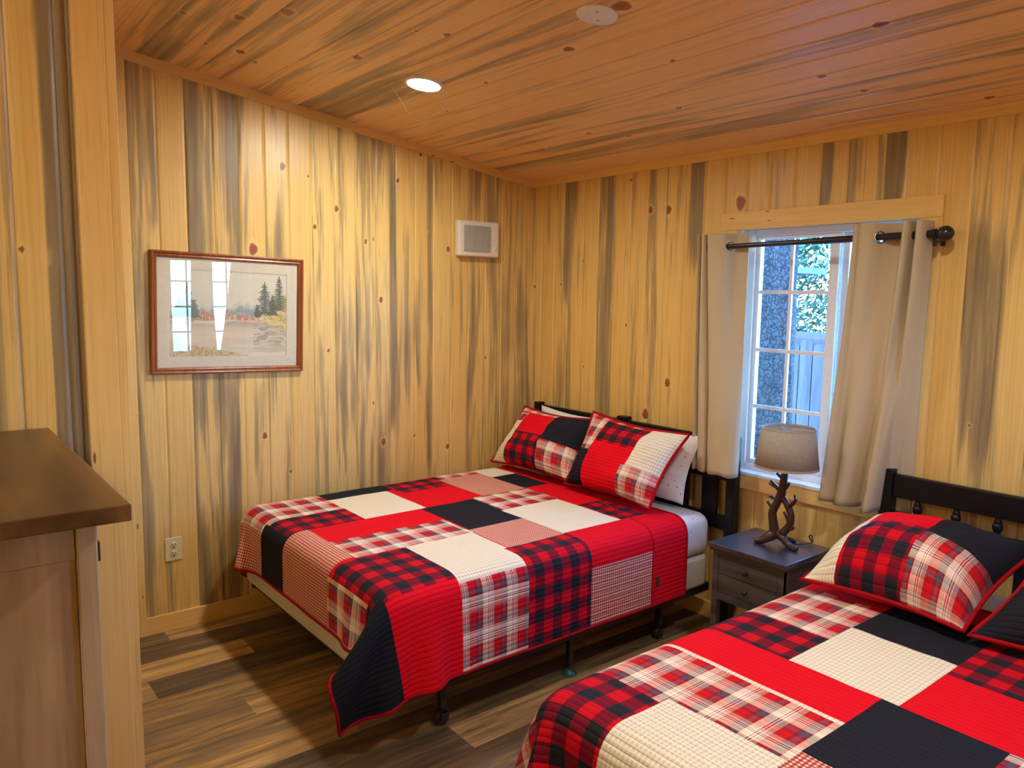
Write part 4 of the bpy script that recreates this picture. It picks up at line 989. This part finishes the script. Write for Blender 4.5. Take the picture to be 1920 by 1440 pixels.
for k, (za, zb) in enumerate(((.465, .548), (.380, .462))):
    d = MB().box(bx0+st_+.002, bx1-st_-.002, by0+.001, by0+.014, za, zb).build('drawer', 'nightstand_wood', ns, bevel=.0015)
    MB().lathe([(.004, 0), (.005, -.008), (.011, -.012), (.0125, -.018), (.009, -.023), (.0005, -.024)], ((bx0+bx1)/2, by0+.002, (za+zb)/2), 18, 'y').build('knob', 'black_metal', d)
for lx in (bx0, bx1-.03):
    for ly in (by0, Y1-.03): MB().box(lx, lx+.03, ly, ly+.03, 0, .346).build('leg', 'nightstand_wood', ns, bevel=.002)
MB().box(bx0+.005, bx1-.005, by0+.005, Y1-.005, .10, .118).build('shelf', 'nightstand_wood', ns, bevel=.002)

# ------------------------------------------------------------------ table lamp
LX, LY, LZ = 2.098, -.30, .600
lp = thing('table_lamp', 'table lamp with a dark branch base and linen shade on the nightstand', 'lamp', (LX, LY, LZ))
m = MB(); Y = LY
m.tube([(2.097, Y, .985), (2.094, Y, .93), (2.086, Y, .86), (2.078, Y+.002, .815)], [.0125, .0145, .017, .022], 12)
m.tube([(2.082, Y, .835), (2.066, Y-.004, .79), (2.050, Y-.008, .745), (2.058, Y-.006, .69), (2.060, Y-.004, .655), (2.045, Y-.02, .635), (2.018, Y-.035, .616), (1.992, Y-.045, .611)], [.016, .017, .018, .020, .024, .022, .016, .011], 12)
m.tube([(2.082, Y, .83), (2.105, Y+.004, .80), (2.130, Y+.006, .755), (2.128, Y+.004, .705), (2.098, Y, .66), (2.082, Y+.012, .64), (2.100, Y+.05, .622), (2.112, Y+.08, .612)], [.013, .014, .015, .016, .018, .018, .014, .010], 12)
m.tube([(2.075, Y, .66), (2.100, Y-.004, .645), (2.130, Y-.002, .620), (2.158, Y-.004, .612), (2.175, Y-.004, .610)], [.018, .017, .015, .012, .010], 12)
for a, b, r in (((2.088, .905), (2.060, .925), .007), ((2.084, .845), (2.032, .885), .0085), ((2.050, .862), (2.024, .872), .004), ((2.090, .855), (2.122, .893), .007),
                ((2.068, .812), (2.030, .815), .006), ((2.052, .757), (2.022, .790), .0075), ((2.118, .785), (2.162, .832), .008), ((2.150, .820), (2.150, .848), .005),
                ((2.128, .715), (2.104, .762), .006), ((2.130, .690), (2.158, .706), .006), ((2.072, .80), (2.040, .82), .005)):
    mid = ((a[0]+b[0])/2+.004, Y-.006, (a[1]+b[1])/2-.004)
    m.tube([(a[0], Y, a[1]), mid, (b[0], Y-.008, b[1])], [r*1.3, r, r*.85], 10, sub=4)
m.build('base', 'bark_cast', lp)
zb, zt, rb, rtp = .957, 1.132, .134, .112
N_ = 64
sh = MB().lathe([(rb, zb), (rtp, zt)], (LX+.002, LY, 0), N_, caps=False).build('lamp_shade', 'linen_shade', lp)
s = sh.modifiers.new('s', 'SOLIDIFY'); s.thickness = .0022
plain('shade_tape', (0.40, 0.34, 0.26), 0.85)
for zz, rr in ((zb+.005, rb), (zt-.005, rtp)):
    MB().lathe([(rr+.0012, zz-.005), (rr+.0008, zz+.005), (rr-.003, zz+.0052), (rr-.003, zz-.0052), (rr+.0012, zz-.005)], (LX+.002, LY, 0), N_, caps=False).build('shade_trim', 'shade_tape', sh)
m = MB()
for k in range(3):
    a = 2*PI*k/3+.4; m.tube([(LX, LY, zt-.02), (LX+rtp*.98*math.cos(a), LY+rtp*.98*math.sin(a), zt-.006)], .0016, 6, sub=1)
m.lathe([(.012, zt-.024), (.012, zt-.018)], (LX, LY, 0), 16); m.build('spider', 'chrome', sh)
MB().lathe([(.012, .985), (.016, 1.0), (.014, 1.01), (.026, 1.035), (.030, 1.06), (.024, 1.082), (.010, 1.094), (.001, 1.096)], (LX, LY, 0), 20).build('bulb', 'cover_white', lp)
tag(MB().tube([(2.10, LY+.03, .606), (2.14, LY+.09, .606), (2.165, LY+.13, .612), (2.155, LY+.145, .638), (2.14, LY+.15, .630), (2.15, LY+.158, .606)], .0028, 8).build('cord', 'black_rubber', lp), 'thin black lamp cord', None)

# ------------------------------------------------------------------ tall cabinet at the left
cb = thing('cabinet', 'tall whitewashed wooden cabinet with a dark brown top at the left edge', 'cabinet', (2.2, -3.3, 0))
MB().box(1.812, 2.642, -3.62, -3.014, 1.3235, 1.35).build('top', 'cabinet_top', cb, bevel=.002)
sx = 2.600; yf = -3.056
MB().box(1.83, sx-.014, -3.60, yf-.01, .05, 1.3235).build('body', 'cabinet_wash', cb)
MB().box(sx-.035, sx, yf-.030, yf, 0, 1.3235).build('corner_post', 'cabinet_post_wash', cb, bevel=.003)
MB().box(sx-.035, sx, -3.60, -3.57, 0, 1.3235).build('corner_post', 'cabinet_post_wash', cb, bevel=.003)
MB().box(sx-.014, sx-.004, -3.57, yf-.031, 1.263, 1.3235).build('side_rail', 'cabinet_wash', cb, bevel=.001)
MB().box(sx-.014, sx-.0085, -3.57, yf-.031, .07, 1.2615).build('side_panel', 'cabinet_wash', cb)
for k in range(2):
    xa = 1.85+k*.368
    d = MB().box(xa, xa+.362, yf-.012, yf-.001, .08, 1.30).build('door', 'cabinet_wash', cb, bevel=.002)
    MB().box(xa+(.33 if k == 0 else .02), xa+(.342 if k == 0 else .032), yf, yf+.02, .7, .82).build('handle', 'black_metal', d, bevel=.002)
MB().box(sx-.03, sx-.006, yf, yf+.004, 1.253, 1.284).build('hinge', 'black_metal', cb, bevel=.0008)

# ------------------------------------------------------------------ outdoors
gd = MB().box(-14, 16, .25, 22, -.42, -.35).build('yard_ground', 'concrete_ground'); struct(gd)
tr = thing('tree_trunk', 'thick rough-barked tree trunk close outside the window', 'tree', (.72, 1.9, -.35))
n, rows = 40, 60; P = np.zeros((rows, n+1, 3))
for i in range(rows):
    z = -.36+i*5.0/(rows-1)
    for k in range(n+1):
        a = 2*PI*(k % n)/n; r = .20+.035*math.exp(-max(0, z+.3)*1.2)+.010*math.sin(a*5+z*2)+.008*math.sin(a*11-z*5)-.008*z
        P[i, k] = (.505+.03*math.sin(z)+r*math.cos(a)-.015*z, 1.95+r*math.sin(a), z)
MB().grid(P, flip=True).build('trunk', 'bark', tr)
m = MB(); fe = thing('fence', 'weathered grey board fence with pointed board tops beyond the tree', 'fence', (0, 4.2, -.35))
FY = 4.2
for k in range(34):
    xa = -3.6+k*.152; h = 1.24+.02*math.sin(k*2.3)
    mm = MB(); w_ = .142
    pts = [(xa, -.35), (xa+w_, -.35), (xa+w_, h-.035), (xa+w_-.035, h), (xa+.035, h), (xa, h-.035)]
    mm.add([(x, FY, z) for x, z in pts]+[(x, FY+.02, z) for x, z in pts], [(0, 1, 2, 3, 4, 5), (11, 10, 9, 8, 7, 6)]+[(i_, i_+6, (i_+1) % 6+6, (i_+1) % 6) for i_ in range(6)])
    mm.build('fence_board', 'fence_wood', fe)
for z in (.0, .9): MB().box(-3.6, 1.6, FY+.02, FY+.06, z, z+.09).build('fence_rail', 'fence_wood', fe)
# shed with a blue roof
sh_ = thing('shed', 'open timber shed with a blue metal roof seen over the fence', 'shed', (-3.2, 6.1, -.35))
MB().box(-4.6, -1.62, 5.7, 6.5, 2.02, 2.10).build('roof', 'blue_roof', sh_)
for x in (-4.4, -3.2, -2.25): MB().box(x, x+.1, 5.8, 5.9, -.35, 2.02).build('post', 'shed_wood', sh_)
MB().box(-4.5, -2.0, 5.8, 5.86, 1.86, 2.02).build('beam', 'shed_wood', sh_)
tag(MB().box(-1.9, .5, 4.7, 5.3, -.35, 1.30).build('woodpile', 'shed_wood', bevel=.05), 'low dark woodpile behind the fence', 'woodpile')
def conifer(x, y, h, r, nb, label, seed):
    rs = np.random.RandomState(seed)
    root = thing('conifer', label, 'tree', (x, y, -.35))
    MB().tube([(x, y, -.36), (x, y, h*.5), (x, y, h)], [.16, .1, .02], 10).build('trunk', 'bark', root)
    V, F = [], []
    for _ in range(nb):
        t = rs.rand()**1.2; z = .3+t*(h-.3); rr = r*(1-t)**.8*(.35+.65*rs.rand()**.5); a = rs.rand()*2*PI
        c = np.array([x+rr*math.cos(a), y+rr*math.sin(a), z-.25*rr])
        L = .10+.12*rs.rand(); d = np.array([math.cos(a+rs.randn()*.5), math.sin(a+rs.randn()*.5), -.35+rs.randn()*.25]); d /= np.linalg.norm(d)
        s_ = np.cross(d, [0, 0, 1]); s_ /= np.linalg.norm(s_); s_ = s_*(.012+.02*rs.rand())+np.array([0, 0, .012])*rs.randn()
        b = len(V); V += [c-s_, c+s_, c+d*L+s_*.3, c+d*L-s_*.3]; F.append((b, b+1, b+2, b+3))
    o = MB().add(V, F).build('needles', 'needles', root, smooth=False)
    return root
conifer(-2.5, 8.7, 8.0, 1.8, 26000, 'broad evergreen tree beyond the fence, straight behind the window', 1)
# dry twigs under the window
m = MB()
for k in range(26):
    x = .3+rnd(0, 1.3); y = 2.3+rnd(0, 1.2)
    m.tube([(x, y, -.35), (x+rnd(-.1, .1), y, .05), (x+rnd(-.35, .35), y+rnd(-.1, .1), .25+rnd(0, .45))], [.006, .004, .002], 5, sub=3)
tag(m.build('dry_brush', 'shed_wood'), 'thin dry twigs growing in front of the fence', 'brush', kind='stuff')

for o in bpy.data.objects:
    if '_o' in o: del o['_o']
